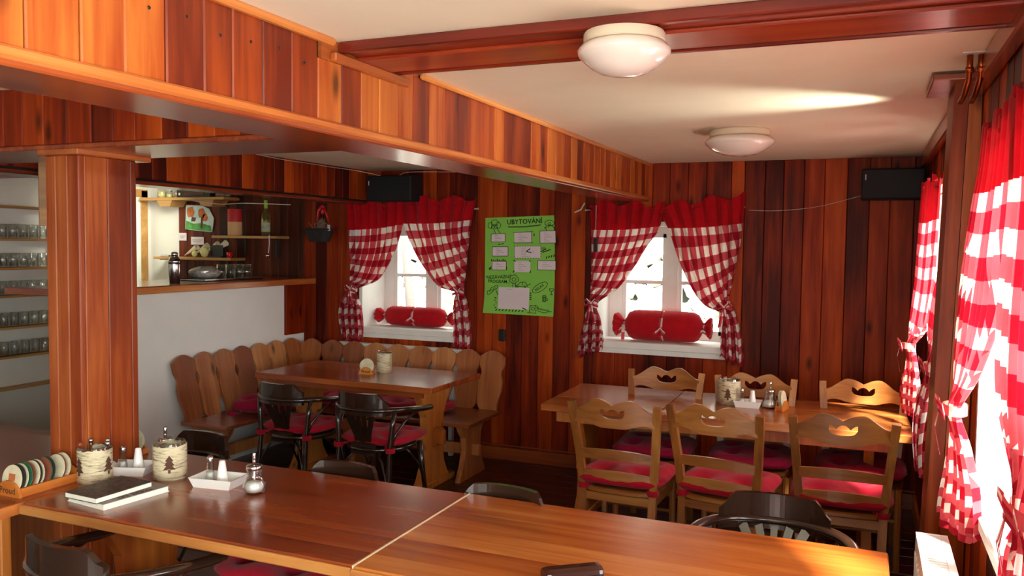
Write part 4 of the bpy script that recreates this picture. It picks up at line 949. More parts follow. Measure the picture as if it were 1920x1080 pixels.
def lamp(label, x, y_, z, R_, hb, hg):
    t = thing('ceiling_lamp', label, 'lamp', (x, y_, z))
    MB().lathe([(R_ * 0.84, 0), (R_ * 0.87, -0.006), (R_ * 0.87, -hb * 0.85), (R_ * 0.84, -hb)], n=48).build('lamp_base', M['lampbase'], t, False)
    auto(t.children[0])
    MB().lathe([(R_ * 0.80, -hb * 0.95), (R_ * 0.93, -hb - hg * 0.10), (R_, -hb - hg * 0.25), (R_ * 0.97, -hb - hg * 0.38), (R_ * 0.86, -hb - hg * 0.55), (R_ * 0.70, -hb - hg * 0.74), (R_ * 0.5, -hb - hg * 0.89), (R_ * 0.27, -hb - hg * 0.97), (0.001, -hb - hg)], n=48).build('opal_globe', M['opal'], t, True)
lamp('near opal dome ceiling lamp hanging under the dark red cross beam', -0.590, 2.12, ZC - 0.038, 0.121, 0.026, 0.085)
lamp('far opal dome ceiling lamp on the white ceiling', -0.60, 4.34, ZC, 0.172, 0.034, 0.095)

# ---------------------------------------------------------------- pipes, cables
t = thing('heating_pipes', 'pair of copper heating pipes dropping from the ceiling before the wall post', 'pipe')
for (x, o_) in ((0.272, 0.0), (0.302, 0.005)):
    MB().sweep([(x, 2.86, ZC), (x, 2.865, ZC - 0.045), (x, 2.88, ZC - 0.075), (x - 0.006, 2.93, ZC - 0.11), (x - 0.012, 2.97, ZC - 0.125)], 0.0085, 0.0085, 12, (0, 1, 0)).build('pipe', M['copper'], t, True)
    MB().lathe([(0.0115, 0), (0.0125, 0.008), (0.0115, 0.016)], (x, 2.865, ZC - 0.055), 14).build('pipe_joint', M['copper'], t, True)
MB().box(0.25, 0.33, 2.83, 2.89, ZC - 0.003, ZC).build('ceiling_patch', M['plaster'], t)
def cable(label, pts, r=0.0025):
    P = []
    for i in range(len(pts) - 1):
        for s in range(6): P.append(tuple(interp(pts, (i + s / 6) / (len(pts) - 1))))
    P.append(pts[-1])
    o = MB().sweep(P, r, r, 6).build('cable', M['wire'], None, True); tag(o, label, 'cable'); return o
cable('thin cream cable sagging along the top of the bar header to the left speaker', [(-3.76, 4.4, 2.262), (-3.765, 4.75, 2.25), (-3.765, 5.05, 2.25), (-3.76, 5.35, 2.248), (-3.70, 5.6, 2.24), (-3.55, 5.70, 2.207)])
cable('thin cream cable running from the left speaker under the long beam', [(-3.38, 5.70, 2.207), (-3.33, 5.72, 2.23), (-3.2, 5.76, 2.235), (-2.9, 5.80, 2.23), (-2.6, 5.84, 2.225)])
cable('thin wire looping across the boards to the corner speaker', [(-0.74, 5.875, 1.93), (-0.55, 5.875, 1.925), (-0.3, 5.875, 1.95), (-0.03, 5.875, 2.02)], 0.0018)
cable('pale cable strung under the bar header above the wine bottle', [(-5.2, 5.4, 2.01), (-5.0, 5.5, 1.985), (-4.8, 5.6, 1.995), (-4.5, 5.8, 1.99)], 0.004)

# ---------------------------------------------------------------- text helper
def text_mesh(txt, size, origin, ux, uz, mat, name, parent, thick=0.0, offset=0.0, shear=0.0):
    cu = bpy.data.curves.new('txt', 'FONT'); cu.body = txt; cu.size = size; cu.align_x = 'CENTER'; cu.align_y = 'CENTER'; cu.offset = offset; cu.shear = shear
    cu.resolution_u = 2
    ob = bpy.data.objects.new('txt', cu); C.objects.link(ob)
    dg = bpy.context.evaluated_depsgraph_get(); me = bpy.data.meshes.new_from_object(ob.evaluated_get(dg))
    bpy.data.objects.remove(ob); bpy.data.curves.remove(cu)
    O_, U, V = Vector(origin), Vector(ux), Vector(uz)
    for v in me.vertices: v.co = O_ + U * v.co.x + V * v.co.y
    me.materials.clear(); me.materials.append(mat)
    return link(name, me, parent)

# ---------------------------------------------------------------- poster
ps = thing('poster', 'lime green hand-drawn poster with white cards between the two curtained windows', 'poster', (0, 0, 0))
PYP = YB - 0.022
def PP(cx, cy, d=0.0):      # poster drawing space -> wall
    u = (cx - 125) / 640.0; v = (cy - 90) / 940.0
    curl = 0.020 * max(0, (v - 0.72) / 0.28) ** 2 * max(0, 1 - u * 1.6) + 0.012 * max(0, u - 0.9) * 10 * max(0, v - .6)
    return (-2.715 + u * 0.565 - 0.02 * max(0, v - 0.8) * max(0, 1 - u * 3) + 0.012 * math.sin(v * 2.6) * u, PYP - 0.002 - curl - d, 1.888 - v * 0.748 + 0.02 * (u - 0.5) * (1 - v) - 0.006 * (u - .5) * v)
mb = MB(); n = 16; vs = []; fs = []
for j in range(n + 1):
    for i in range(n + 1): vs.append(PP(125 + 640 * i / n, 90 + 940 * j / n))
for j in range(n):
    for i in range(n): a = j * (n + 1) + i; fs.append((a, a + n + 1, a + n + 2, a + 1))
mb.add(vs, fs); mb.add([(x, y_ + 0.0012, z) for x, y_, z in vs], [tuple(reversed(f)) for f in fs]); mb.build('poster_sheet', M['green'], ps, True)
cards = [(183, 248, 315, 328), (400, 240, 560, 340), (634, 232, 776, 346), (193, 375, 342, 466), (400, 372, 640, 486), (192, 518, 326, 602), (400, 512, 546, 620), (614, 510, 774, 596), (258, 770, 540, 980)]
for (a, b, c, d) in cards:
    MB().add([PP(a, d, .001), PP(c, d, .001), PP(c, b, .001), PP(a, b, .001)], [(0, 1, 2, 3)]).build('paper_card', M['paper'], ps)
def strokes(lines, w_, mat, name, d=0.0018):
    mb = MB()
    for ln in lines:
        for (a, b), (c, e) in zip(ln, ln[1:]):
            L_ = math.hypot(c - a, e - b) or 1; nx, ny = -(e - b) / L_ * w_ / 2, (c - a) / L_ * w_ / 2
            mb.add([PP(a + nx, b + ny, d), PP(a - nx, b - ny, d), PP(c - nx, e - ny, d), PP(c + nx, e + ny, d)], [(0, 1, 2, 3)])
    return mb.build(name, mat, ps)
def circ(cx, cy, rx, ry, n=14, a0=0, a1=2 * PI, wob=0.0):
    return [(cx + rx * (1 + wob * math.sin(k * 2.4)) * math.cos(a0 + (a1 - a0) * k / n), cy + ry * (1 + wob * math.sin(k * 2.4)) * math.sin(a0 + (a1 - a0) * k / n)) for k in range(n + 1)]
B = []
for k in (0, 2, 3, 5, 7): a, b, c, d = cards[k]; B.append([(a, b), (c, b), (c, d), (a, d), (a, b)])
a, b, c, d = cards[1]; B += [[(a - 12, b), (c + 14, b - 3)], [(a - 10, d), (c + 12, d)], [(c, b), (c, d)]]
for k in (4,):
    a, b, c, d = cards[k]
    for q in range(10): x = a + (c - a) * q / 10; B += [[(x, b), (x + 12, b)], [(x, d), (x + 12, d)]]
    for q in range(5): z = b + (d - b) * q / 5; B += [[(a, z), (a, z + 12)], [(c, z), (c, z + 12)]]
strokes(B, 5, M['ink'], 'card_border')
T_ = [circ(175, 165, 24, 30, wob=.1), circ(215, 140, 34, 30, wob=.1), circ(250, 165, 22, 32, wob=.1), circ(212, 178, 30, 22, wob=.12), [(205, 200), (225, 245)], [(235, 195), (268, 243)], [(208, 165), (214, 190), (222, 165)],
      circ(722, 160, 42, 26, wob=.06), circ(735, 205, 24, 24, 10, PI, 2 * PI), circ(722, 215, 42, 34, 12, PI, 2 * PI), circ(722, 165, 12, 10), [(676, 198), (690, 203)], [(690, 200), (694, 232)], [(762, 200), (766, 232)],
      circ(398, 690, 40, 42, wob=.12), circ(398, 692, 18, 18), [(390, 720), (386, 768)], [(410, 720), (414, 768)],
      [(414, 745), (440, 742), (455, 718), (500, 714), (520, 742), (524, 754), (414, 758), (414, 745)], circ(430, 760, 9, 8), circ(500, 760, 9, 8), [(478, 716), (478, 742)], [(520, 745), (552, 730)],
      [(155, 850), (150, 815), (175, 805), (190, 775), (215, 770), (235, 750), (250, 760), (240, 785), (210, 800), (200, 820), (165, 850), (155, 850)], [(232, 800), (252, 850)],
      circ(636, 762, 74, 40, 18), [(722, 770), (725, 790), (740, 798), (756, 790), (760, 770), (722, 770)], [(740, 798), (740, 825)], [(726, 826), (754, 826)],
      [(662, 845), (662, 893), (692, 893), (692, 845)], circ(677, 843, 16, 9), circ(700, 872, 10, 13), [(672, 850), (672, 890)], [(682, 850), (682, 890)],
      [(545, 1008), (550, 950), (560, 935), (600, 935), (606, 950), (606, 1005)], circ(578, 965, 16, 14), [(526, 1005), (608, 1008)], [(552, 935), (562, 945)], [(600, 930), (612, 940)],
      [(628, 985), (680, 1000), (720, 985), (750, 985)], [(620, 935), (626, 985)], [(335, 182), (500, 185), (650, 172)], [(345, 188), (500, 192), (640, 180)]]
# rotate the RELAX ellipse
el = []
for p in circ(0, 0, 78, 34, 20): el.append((636 + p[0] * math.cos(-0.62) - p[1] * math.sin(-0.62), 762 + p[0] * math.sin(-0.62) + p[1] * math.cos(-0.62)))
T_[[i for i, q in enumerate(T_) if len(q) == 19][0]] = el
strokes(T_, 5, M['ink'], 'marker_drawing')
fo = []
for k in range(5): fo.append([(240 - (k % 2) * 18, 880 + k * 24), (222 + (k % 3) * 8, 872 + k * 24)])
for k in range(9): fo.append([(250 + k * 30, 985), (238 + k * 30, 1003)])
for k in range(4): fo.append([(545, 830 + k * 20 - 8), (562, 815 + k * 20)])
for k in range(8): fo.append([(188 + k * 18, 515), (188 + k * 18, 497 + (k % 3) * 5)])
fo += [[(168, 602), (168, 580)], [(180, 600), (180, 570)], [(328, 600), (328, 572)], [(392, 505), (412, 520)], [(536, 510), (548, 520)], [(388, 625), (402, 605)], [(545, 628), (548, 604)]]
for k in range(4): fo.append([(690 + k * 22, 490 - k * 5), (696 + k * 22, 470 - k * 6)])
fo += [[(578, 255), (584, 262)], [(586, 265), (578, 278)], [(510, 424), (545, 395)], [(510, 424), (555, 434)], [(640, 425), (690, 398)], [(655, 432), (730, 405)], [(430, 942), (460, 955)], [(480, 962), (520, 980)], [(250, 352), (270, 350)], [(280, 352), (300, 345)]]
strokes(fo, 9, M['ink'], 'marker_foliage')
tl = []
for (a, b, c, d) in cards:
    nl_ = max(2, int((d - b) / 20))
    for q in range(nl_): tl.append([(a + (c - a) * 0.25, b + (d - b) * (q + 1) / (nl_ + 1)), (a + (c - a) * (0.45 + 0.3 * ((q * 7) % 3) / 2), b + (d - b) * (q + 1) / (nl_ + 1))])
for q in range(9): tl.append([(405, 800 + q * 17), (440 + (q % 3) * 12, 800 + q * 17)])
strokes(tl, 3, M['inkgrey'], 'card_print', 0.002)['kind'] = 'stuff'
def ptext(s_, cx, cy, size, rot=0, off=0.0015, mat='ink'):
    o_ = PP(cx, cy, .002); text_mesh(s_, size, o_, (math.cos(rot), 0, math.sin(rot)), (-math.sin(rot), 0, math.cos(rot)), M[mat], 'lettering', ps, offset=off)
ptext('UBYTOVÁNÍ', 495, 140, 0.052, 0.04, 0.0008); ptext('NEZÁVAZNÝ', 258, 672, 0.036, 0.05, 0.0006); ptext('PROGRAM...', 258, 716, 0.034, 0, 0.0006)
ptext('RELAX', 632, 764, 0.028, 0.62, 0.0004); ptext('VÝLETY', 202, 800, 0.020, 0.5, 0.0002); ptext('Relaxace', 672, 968, 0.026, -0.12, 0.0002); ptext('PES', 664, 395, 0.022, 0.1, 0.0002)
MB().lathe([(0.004, 0), (0.003, 0.003)], (0, 0, 0), 8).build('pin', M['cream'], ps).matrix_local = Matrix.Translation((-2.44, PYP - 0.004, 1.868)) @ Matrix.Rotation(PI / 2, 4, 'X')

# dark socket box beside the bench and small wall plate
so = MB().box(-2.585, -2.535, YB - 0.045, YB - 0.016, 0.93, 1.02, 0.005).build('wall_socket', M['dk']); tag(so, 'small dark wall socket beside the scalloped bench end', 'socket')
so = MB().box(-1.30, -1.268, YB - 0.02, YB - 0.0155, 0.776, 0.786).box(-1.255, -1.223, YB - 0.02, YB - 0.0155, 0.776, 0.786).build('wall_plate', M['lilac']); tag(so, 'two tiny pale marks on the boards above the leftmost far oak chair', 'plate')

# ---------------------------------------------------------------- table things
def jar(label, x, y_, z=0.75, r=0.063, h=0.135, trees=((-1.2,), ), cutlery=False, rz=0.0, inside=True):
    t = thing('birch_candle_jar', label, 'candle jar', (x, y_, z), rz)
    g = MB().lathe([(r * 0.93, 0.002), (r * 0.93, h), (r * 0.90, h + 0.003), (r * 0.87, h), (r * 0.87, 0.006), (0.001, 0.006)], n=32).build('glass_liner', M['glass'], t, True)
    bk = MB(); n = 40; rings = []
    rr = random.Random(int(x * 100))
    j1 = [rr.uniform(-0.003, 0.003) for _ in range(n)]
    for z_ in (0, 0.35, 0.7, 1.0): rings.append([((r + j1[(k * 3) % n] * 0.3) * math.cos(2 * PI * k / n), (r + j1[(k * 3) % n] * 0.3) * math.sin(2 * PI * k / n), z_ * (h * 0.94) + (j1[k] if z_ == 1 else 0)) for k in range(n)])
    bk.loft(rings, True, True, False); bk.build('birch_sleeve', M['birch'], t, True)
    for a in trees:
        mb = MB(); P = [(-0.004, 0.0), (0.004, 0.0), (0.004, 0.012), (0.02, 0.012), (0.009, 0.026), (0.016, 0.028), (0.007, 0.041), (0.013, 0.043), (0.0, 0.062), (-0.013, 0.043), (-0.007, 0.041), (-0.016, 0.028), (-0.009, 0.026), (-0.02, 0.012), (-0.004, 0.012)]
        k = 1.12
        vs = [((r + 0.0035) * math.cos(a + u * k / r), (r + 0.0035) * math.sin(a + u * k / r), 0.03 + v * k) for u, v in P]
        tris = [(0, 1, 2, 14), (13, 14, 2, 3), (12, 13, 3, 4), (11, 12, 4, 5), (10, 11, 5, 6), (9, 10, 6, 7), (8, 9, 7)]
        mb.add(vs, [f for f in tris]); mb.build('tree_cutout', M['pbrown'], t)
    if inside:
        MB().lathe([(r * 0.8, 0.008), (r * 0.8, 0.06), (0.001, 0.062)], n=20).build('candle', plain('brown_wax', '6a3020', 0.4), t, True)
    if cutlery:
        for k, (a, m_) in enumerate(((2.7, 'steel'), (0.3, 'steel'), (4.2, 'trimx'), (1.4, 'steel'))):
            p0 = (0.02 * math.cos(a), 0.02 * math.sin(a), 0.01); p1 = (0.052 * math.cos(a), 0.052 * math.sin(a), h + 0.012)
            MB().sweep([p0, p1], 0.0035, 0.002, 6).lathe([(0.001, -0.012), (0.008, -0.006), (0.010, 0.002), (0.007, 0.009), (0.001, 0.012)], (p1[0], p1[1], p1[2]), 10).build('spoon', M['steel'] if m_ == 'steel' else W['trimx'], t, True)
    return t
jar('birch bark jar with spoons beside the long coaster rack, two tree cutouts', -2.712, 2.30, trees=(-1.7, 0.1), cutlery=True, r=0.062, h=0.132, inside=False)
jar('birch bark candle jar with one tree cutout on the reddish foreground table', -2.488, 2.455, trees=(-0.82,), r=0.063, h=0.14)
jar('birch bark candle jar with tree cutout on the honey table', -0.715, 5.02, trees=(-1.55,), r=0.064, h=0.15)
jar('birch bark candle jar on the corner table before the bench', -3.165, 5.14, trees=(), r=0.055, h=0.145)

def tray(label, x, y_, rz, z=0.75, lx=0.205, ly=0.125):
    t = thing('ceramic_tray', label, 'tray', (x, y_, z), rz)
    o = [(lx / 2 * a, ly / 2 * b) for a, b in ((-1, -1), (1, -1), (1, 1), (-1, 1))]
    S_ = lambda k, zz_: [(a * k, b * k, zz_) for a, b in o]
    MB().loft([S_(0.82, 0), S_(0.98, 0.036), S_(1.0, 0.038), S_(0.96, 0.038), S_(0.93, 0.036), S_(0.78, 0.008)], True, True, True).build('tray_body', M['ceramic'], t)
    return t
def shaker(label, x, y_, z, glass=True):
    t = thing('salt_shaker' if glass else 'pepper_shaker', label, 'shaker', (x, y_, z))
    if glass:
        MB().lathe([(0.017, 0), (0.018, 0.004), (0.0115, 0.075), (0.010, 0.075), (0.0155, 0.006), (0.001, 0.005)], n=8).build('glass_body', M['glass'], t)
        MB().lathe([(0.0145, 0.006), (0.0128, 0.034), (0.001, 0.036)], n=12).build('salt', M['salt'], t, True)
        MB().lathe([(0.0122, 0.074), (0.0128, 0.08), (0.0128, 0.088), (0.010, 0.096), (0.005, 0.101), (0.001, 0.102)], n=20).build('metal_cap', M['steel'], t, True)
    else:
        MB().lathe([(0.0225, 0), (0.023, 0.003), (0.0115, 0.084), (0.009, 0.088), (0.001, 0.089)], n=24).build('ceramic_body', M['ceramic'], t, True)
        h_ = MB()
        for a in range(3): h_.lathe([(0.0012, 0.0885), (0.001, 0.0895)], (0.004 * math.cos(a * 2.1), 0.004 * math.sin(a * 2.1), 0), 6)
        h_.build('holes', M['dk'], t)
def sugar(label, x, y_, z=0.75, cone=False):
    t = thing('sugar_dispenser', label, 'sugar dispenser', (x, y_, z))
    if cone: prof = [(0.040, 0.0), (0.046, 0.006), (0.044, 0.025), (0.030, 0.075), (0.026, 0.092), (0.024, 0.092), (0.027, 0.075), (0.041, 0.025), (0.042, 0.010), (0.001, 0.006)]
    else: prof = [(0.028, 0.0), (0.036, 0.006), (0.041, 0.026), (0.039, 0.042), (0.028, 0.060), (0.024, 0.068), (0.028, 0.088), (0.025, 0.094), (0.023, 0.094), (0.024, 0.088), (0.021, 0.068), (0.025, 0.060), (0.036, 0.042), (0.038, 0.026), (0.032, 0.010), (0.001, 0.006)]
    mb = MB(); n = 40
    rings = [[((r_ * (1 + (0.03 * math.sin(10 * 2 * PI * k / n + z_ * 40) if (not cone and 0.01 < z_ < 0.06) else 0))) * math.cos(2 * PI * k / n), r_ * (1 + (0.03 * math.sin(10 * 2 * PI * k / n + z_ * 40) if (not cone and 0.01 < z_ < 0.06) else 0)) * math.sin(2 * PI * k / n), z_) for k in range(n)] for r_, z_ in prof]
    mb.loft(rings).build('glass_body', M['glass'], t, True)
    MB().lathe([(0.030, 0.010), (0.035, 0.026), (0.030, 0.042), (0.012, 0.046), (0.001, 0.044)] if not cone else [(0.036, 0.009), (0.038, 0.025), (0.034, 0.038), (0.001, 0.05)], n=24).build('sugar', M['salt'], t, True)
    MB().lathe([(0.027, 0.090), (0.0285, 0.092), (0.0285, 0.104), (0.026, 0.107), (0.007, 0.108), (0.0065, 0.108)], n=28).lathe([(0.0065, 0.100), (0.0065, 0.150), (0.005, 0.153), (0.004, 0.150)], (0, 0, 0), 16).build('metal_spout', M['steel'], t, True)
    MB().lathe([(0.0045, 0.012), (0.0045, 0.10)], n=12).build('inner_tube', M['steel'], t, True)
tray('white ceramic tray in the middle of the reddish foreground table', -2.235, 2.445, math.radians(8), lx=0.185, ly=0.12)
shaker('glass salt shaker with metal cap in the middle foreground tray', -2.285, 2.455, 0.759, True)
shaker('white ceramic pepper shaker in the middle foreground tray', -2.222, 2.45, 0.759, False)
sugar('fluted glass sugar dispenser beside the middle foreground tray', -2.045, 2.42)
tray('white ceramic tray behind the books, between the two birch jars', -2.672, 2.43, math.radians(20), lx=0.185, ly=0.12)
shaker('glass salt shaker in the tray between the birch jars', -2.705, 2.425, 0.759, True)
shaker('white ceramic pepper shaker in the tray between the birch jars', -2.655, 2.455, 0.759, False)
sugar('glass sugar dispenser half hidden behind the single tree birch jar', -2.66, 2.60, 0.75)
tray('white ceramic tray on the honey table', -0.60, 4.965, math.radians(2), lx=0.16, ly=0.10)
shaker('glass salt shaker in the tray on the honey table', -0.635, 4.965, 0.759, True)
shaker('white ceramic pepper shaker in the tray on the honey table', -0.575, 4.965, 0.759, False)
sugar('cone shaped glass sugar dispenser on the honey table', -0.478, 4.985, 0.75, True)

# coaster racks
def coaster(label, x, y_, z, tilt, mat, rz=0, group='beer coasters in the long rack', r=0.052):
    t = MB().lathe([(r - 0.001, 0), (r, 0.0004), (r, 0.0016), (r - 0.001, 0.002)], n=32).build('coaster', mat)
    t.matrix_world = Matrix.Translation((x, y_, z)) @ Matrix.Rotation(rz, 4, 'Z') @ Matrix.Rotation(PI / 2 - tilt, 4, 'X')
    tag(t, label, 'coaster', group); return t
cm = [plain('coaster_cream', 'd8cfae', 0.8, var=0.2, bscale=200), plain('coaster_green', '2f6a4a', 0.8, var=0.3, bscale=200), plain('coaster_brown', '8a4a34', 0.8, var=0.2, bscale=200), plain('coaster_dark', '33302a', 0.8, var=0.3, bscale=200)]
RX = -2.815
rk = thing('coaster_rack', 'long wooden rack full of round beer coasters beside the pillar', 'coaster rack', (RX, 2.145, 0.75))
arch = [(-0.062, 0.0), (0.062, 0.0), (0.060, 0.012), (0.050, 0.032), (0.034, 0.048), (0.014, 0.056), (-0.014, 0.056), (-0.034, 0.048), (-0.050, 0.032), (-0.060, 0.012)]
MB().prism(arch, 'y', -0.128, -0.118).build('end_plate', W['holder'], rk)
MB().prism(arch, 'y', 0.118, 0.128).build('end_plate', W['holder'], rk)
MB().box(-0.055, 0.055, -0.118, 0.118, 0.0, 0.006).box(0.044, 0.058, -0.118, 0.118, 0.006, 0.032).box(-0.058, -0.044, -0.118, 0.118, 0.006, 0.032).build('trough', W['holder'], rk)
for yy in (-0.06, 0.0, 0.06): MB().box(-0.044, 0.044, yy - 0.003, yy + 0.003, 0.006, 0.030).build('divider', W['holder'], rk)
text_mesh('Proud', 0.034, (RX + 0.0, 2.145 - 0.1295, 0.772), (1, 0, 0), (0, 0, 1), M['inkb'], 'lettering', None).parent = rk
for o in rk.children:
    if o.name.startswith('lettering'):
        for v in o.data.vertices: v.co -= Vector(rk.location)
desc = ['cream', 'dark', 'cream edged', 'green', 'brown', 'cream', 'dark', 'cream', 'brown', 'green', 'dark', 'cream', 'brown', 'cream']
mats = [0, 3, 0, 1, 2, 0, 3, 0, 2, 1, 3, 0, 2, 0]
ys = [2.036, 2.050, 2.058, 2.078, 2.088, 2.104, 2.116, 2.124, 2.150, 2.158, 2.168, 2.206, 2.216, 2.234]
ordw = ['nearest', 'second', 'third', 'fourth', 'fifth', 'sixth', 'seventh', 'eighth', 'ninth', 'tenth', 'eleventh', 'twelfth', 'thirteenth', 'farthest']
for k in range(14):
    coaster('%s round coaster, %s in the long rack counted from the camera' % (desc[k], ordw[k]), RX + 0.002 * (k % 3), ys[k], 0.750 + 0.006 + 0.052, 0.16 + 0.03 * (k % 3), cm[mats[k]])
text_mesh('', 0.01, (0, 0, 0), (1, 0, 0), (0, 0, 1), M['inkb'], 'x', None) if False else None
lg = MB().box(-0.016, 0.014, -0.0018, -0.0006, -0.006, 0.018).mesh('printed_emblem', [M['porange']])
o0 = [o for o in C.objects if o.name == 'coaster'][0]
em = MB(); em.add([(-0.018, -0.004, 0.0022), (0.016, -0.004, 0.0022), (0.016, 0.02, 0.0022), (-0.018, 0.02, 0.0022)], [(0, 1, 2, 3)]); em.build('printed_emblem', M['porange'], o0)
def small_rack(label, lab2, x, y_, rz, n=2, mat='holder', txt=None):
    t = thing('coaster_rack', label, 'coaster rack', (x, y_, 0.75), rz)
    tri = [(-0.056, 0), (0.056, 0), (0.05, 0.014), (0.030, 0.042), (0.012, 0.052), (-0.012, 0.052), (-0.030, 0.042), (-0.05, 0.014)]
    MB().prism(tri, 'y', -0.024, -0.016).build('end_plate', W['holder'], t); MB().prism(tri, 'y', 0.016, 0.024).build('end_plate', W['holder'], t)
    MB().box(-0.05, 0.05, -0.016, 0.016, 0, 0.006).box(0.04, 0.054, -0.016, 0.016, 0.006, 0.026).box(-0.054, -0.04, -0.016, 0.016, 0.006, 0.026).build('trough', W['holder'], t)
    if txt: text_mesh(txt, 0.026, (0, -0.0255, 0.020), (1, 0, 0), (0, 0, 1), M['inkb'], 'lettering', t, offset=0.0006)
    c_, s_ = math.cos(rz), math.sin(rz)
    for k in range(n):
        off = -0.008 + 0.008 * k
        coaster(lab2[k], x - s_ * off, y_ + c_ * off, 0.808, 0.12, cm[0 if k else 0], rz, 'coasters in the small racks')
small_rack('small wooden coaster rack on the corner table', ['cream coaster at the front of the corner table rack', 'cream coaster at the back of the corner table rack', 'x'], -3.215, 4.99, math.radians(10), 2, txt='Proud')
small_rack('small wooden coaster rack at the end of the honey table things', ['cream coaster, nearest in the honey table rack', 'cream coaster, middle in the honey table rack', 'cream coaster, last in the honey table rack'], -0.41, 4.965, math.radians(78), 3)
small_rack('small wooden coaster rack between pillar and salt tray', ['patterned coaster at the front of the rack by the pillar', 'cream coaster at the back of the rack by the pillar', 'x'], -2.90, 2.66, math.radians(10), 2)

# books
def book(label, corners_c, lx, ly, z, th, rz, cover, pagecol, lettering=None):
    t = thing('book', label, 'book', (corners_c[0], corners_c[1], z), rz)
    MB().box(-lx / 2, lx / 2, -ly / 2, ly / 2, 0, 0.002).build('back_cover', M['ceramic'] if lettering else cover, t)
    MB().box(-lx / 2 + 0.003, lx / 2 - 0.003, -ly / 2 + 0.003, ly / 2 - 0.003, 0.002, th - 0.002).build('page_block', M['page'], t)
    MB().box(-lx / 2, lx / 2, -ly / 2, ly / 2, th - 0.002, th).build('front_cover', cover, t)
    if lettering:
        text_mesh(lettering, 0.034, (lx / 2 - 0.016, 0, th + 0.0008), (0, 1, 0), (-1, 0, 0), M['bookt'], 'lettering', t, offset=0.0012)
    return t
book('larger pale book with brown lettering lying under the dark book', (-2.462, 2.19), 0.205, 0.265, 0.75, 0.022, math.radians(-7), M['bookg'], None, 'SKI BERG')
book('smaller dark stone patterned book lying on the pale book', (-2.475, 2.158), 0.165, 0.235, 0.772, 0.020, math.radians(-3), M['bookd'], None)

# spectacle case
t = thing('spectacle_case', 'dark brown glossy leather spectacle case on the orange foreground table', 'case', (-0.725, 2.170, 0.75), math.radians(38))
prof = [(-0.03, 0.002), (0.03, 0.002), (0.034, 0.012), (0.030, 0.026), (0.014, 0.034), (-0.012, 0.034), (-0.029, 0.026), (-0.034, 0.012)]
rings = []
for x, k in ((-0.085, 0.75), (-0.08, 0.93), (-0.07, 1), (0.07, 1), (0.08, 0.93), (0.085, 0.75)): rings.append([(x, a * k, 0.018 + (b - 0.018) * k) for a, b in prof])
MB().loft(rings).build('case_shell', M['leather'], t)
MB().box(-0.081, 0.081, -0.0345, -0.031, 0.013, 0.016).build('lid_seam', M['dk'], t)

# ---------------------------------------------------------------- bar counter and things on and behind it
t = thing('bar_counter', 'wooden bar counter top on the white half wall', 'counter', (-4.6, 4.7, 1.33))
MB().box(-0.35, 0.28, -1.15, 1.18, 0.0, 0.043, 0.003).build('counter_board', W['tableL'], t)
MB().box(0.28, 0.30, -1.15, 1.18, -0.006, 0.038, 0.003).build('front_edge', W['trimy'], t)
t = thing('low_counter', 'low wooden counter seen left of the pillar', 'counter', (-4.9, 2.95, 0))
MB().box(-0.4, 0.6, -0.75, 0.58, 0.47, 0.51, 0.004).build('counter_top', W['tableL'], t)
MB().box(-0.38, 0.57, -0.73, 0.56, 0, 0.47).build('counter_body', W['wall'], t)
t = thing('bar_tray', 'dark serving tray lying on the bar counter', 'tray', (-4.68, 5.15, 1.373))
MB().box(-0.17, 0.17, -0.34, 0.3, 0, 0.006).build('tray_base', M['dk'], t)
MB().box(-0.17, -0.16, -0.34, 0.3, 0.006, 0.014).box(0.16, 0.17, -0.34, 0.3, 0.006, 0.014).box(-0.16, 0.16, -0.34, -0.33, 0.006, 0.014).box(-0.16, 0.16, 0.29, 0.3, 0.006, 0.014).build('tray_rim', M['steel'], t)
t = thing('cocktail_shaker', 'polished steel cocktail shaker on the bar counter', 'shaker', (-4.50, 4.50, 1.373))
MB().lathe([(0.033, 0), (0.036, 0.004), (0.045, 0.135), (0.044, 0.142)], n=32).build('shaker_body', M['steel'], t, True)
MB().lathe([(0.045, 0.140), (0.043, 0.160), (0.028, 0.185), (0.024, 0.188)], n=32).build('shaker_neck', M['steel'], t, True)
MB().lathe([(0.023, 0.187), (0.023, 0.214), (0.018, 0.221), (0.001, 0.223)], n=24).build('shaker_cap', M['steel'], t, True)
# crumpled clear bag
mb = MB(); rr = random.Random(4); n = 24; rings = []
for i in range(1, 10):
    a = PI * i / 10; rings.append([((0.11 * math.sin(a) * math.cos(2 * PI * k / n)) * (1 + rr.uniform(-.12, .12)), 0.12 * math.sin(a) * math.sin(2 * PI * k / n) * (1 + rr.uniform(-.12, .12)), 0.052 - 0.05 * math.cos(a) * (1 + rr.uniform(-.1, .06))) for k in range(n)])
mb.loft(rings); o = mb.build('bag_of_sweets', M['foil']); o.location = (-4.67, 4.98, 1.380); tag(o, 'crumpled clear bag on the dark tray of the bar', 'bag')
tm_ = MB().lathe([(0.030, 0), (0.035, 0.002), (0.037, 0.11), (0.035, 0.11), (0.033, 0.006), (0.001, 0.006)], n=20); tm_.smooth = True
tme = tm_.mesh('tumbler', [M['glass']]); k = 0
where = ['nearest the bag', 'behind the one nearest the bag', 'in the middle of the tray', 'behind the middle one', 'near the far end', 'at the far end of the tray']
for i in range(3):
    for j in range(2):
        o = link('tumbler', tme, None, (-4.62 - 0.09 * j, 5.20 + 0.095 * i, 1.380)); tag(o, 'clear tumbler on the dark bar tray, %s' % where[k], 'glass', 'tumblers on the bar tray'); k += 1
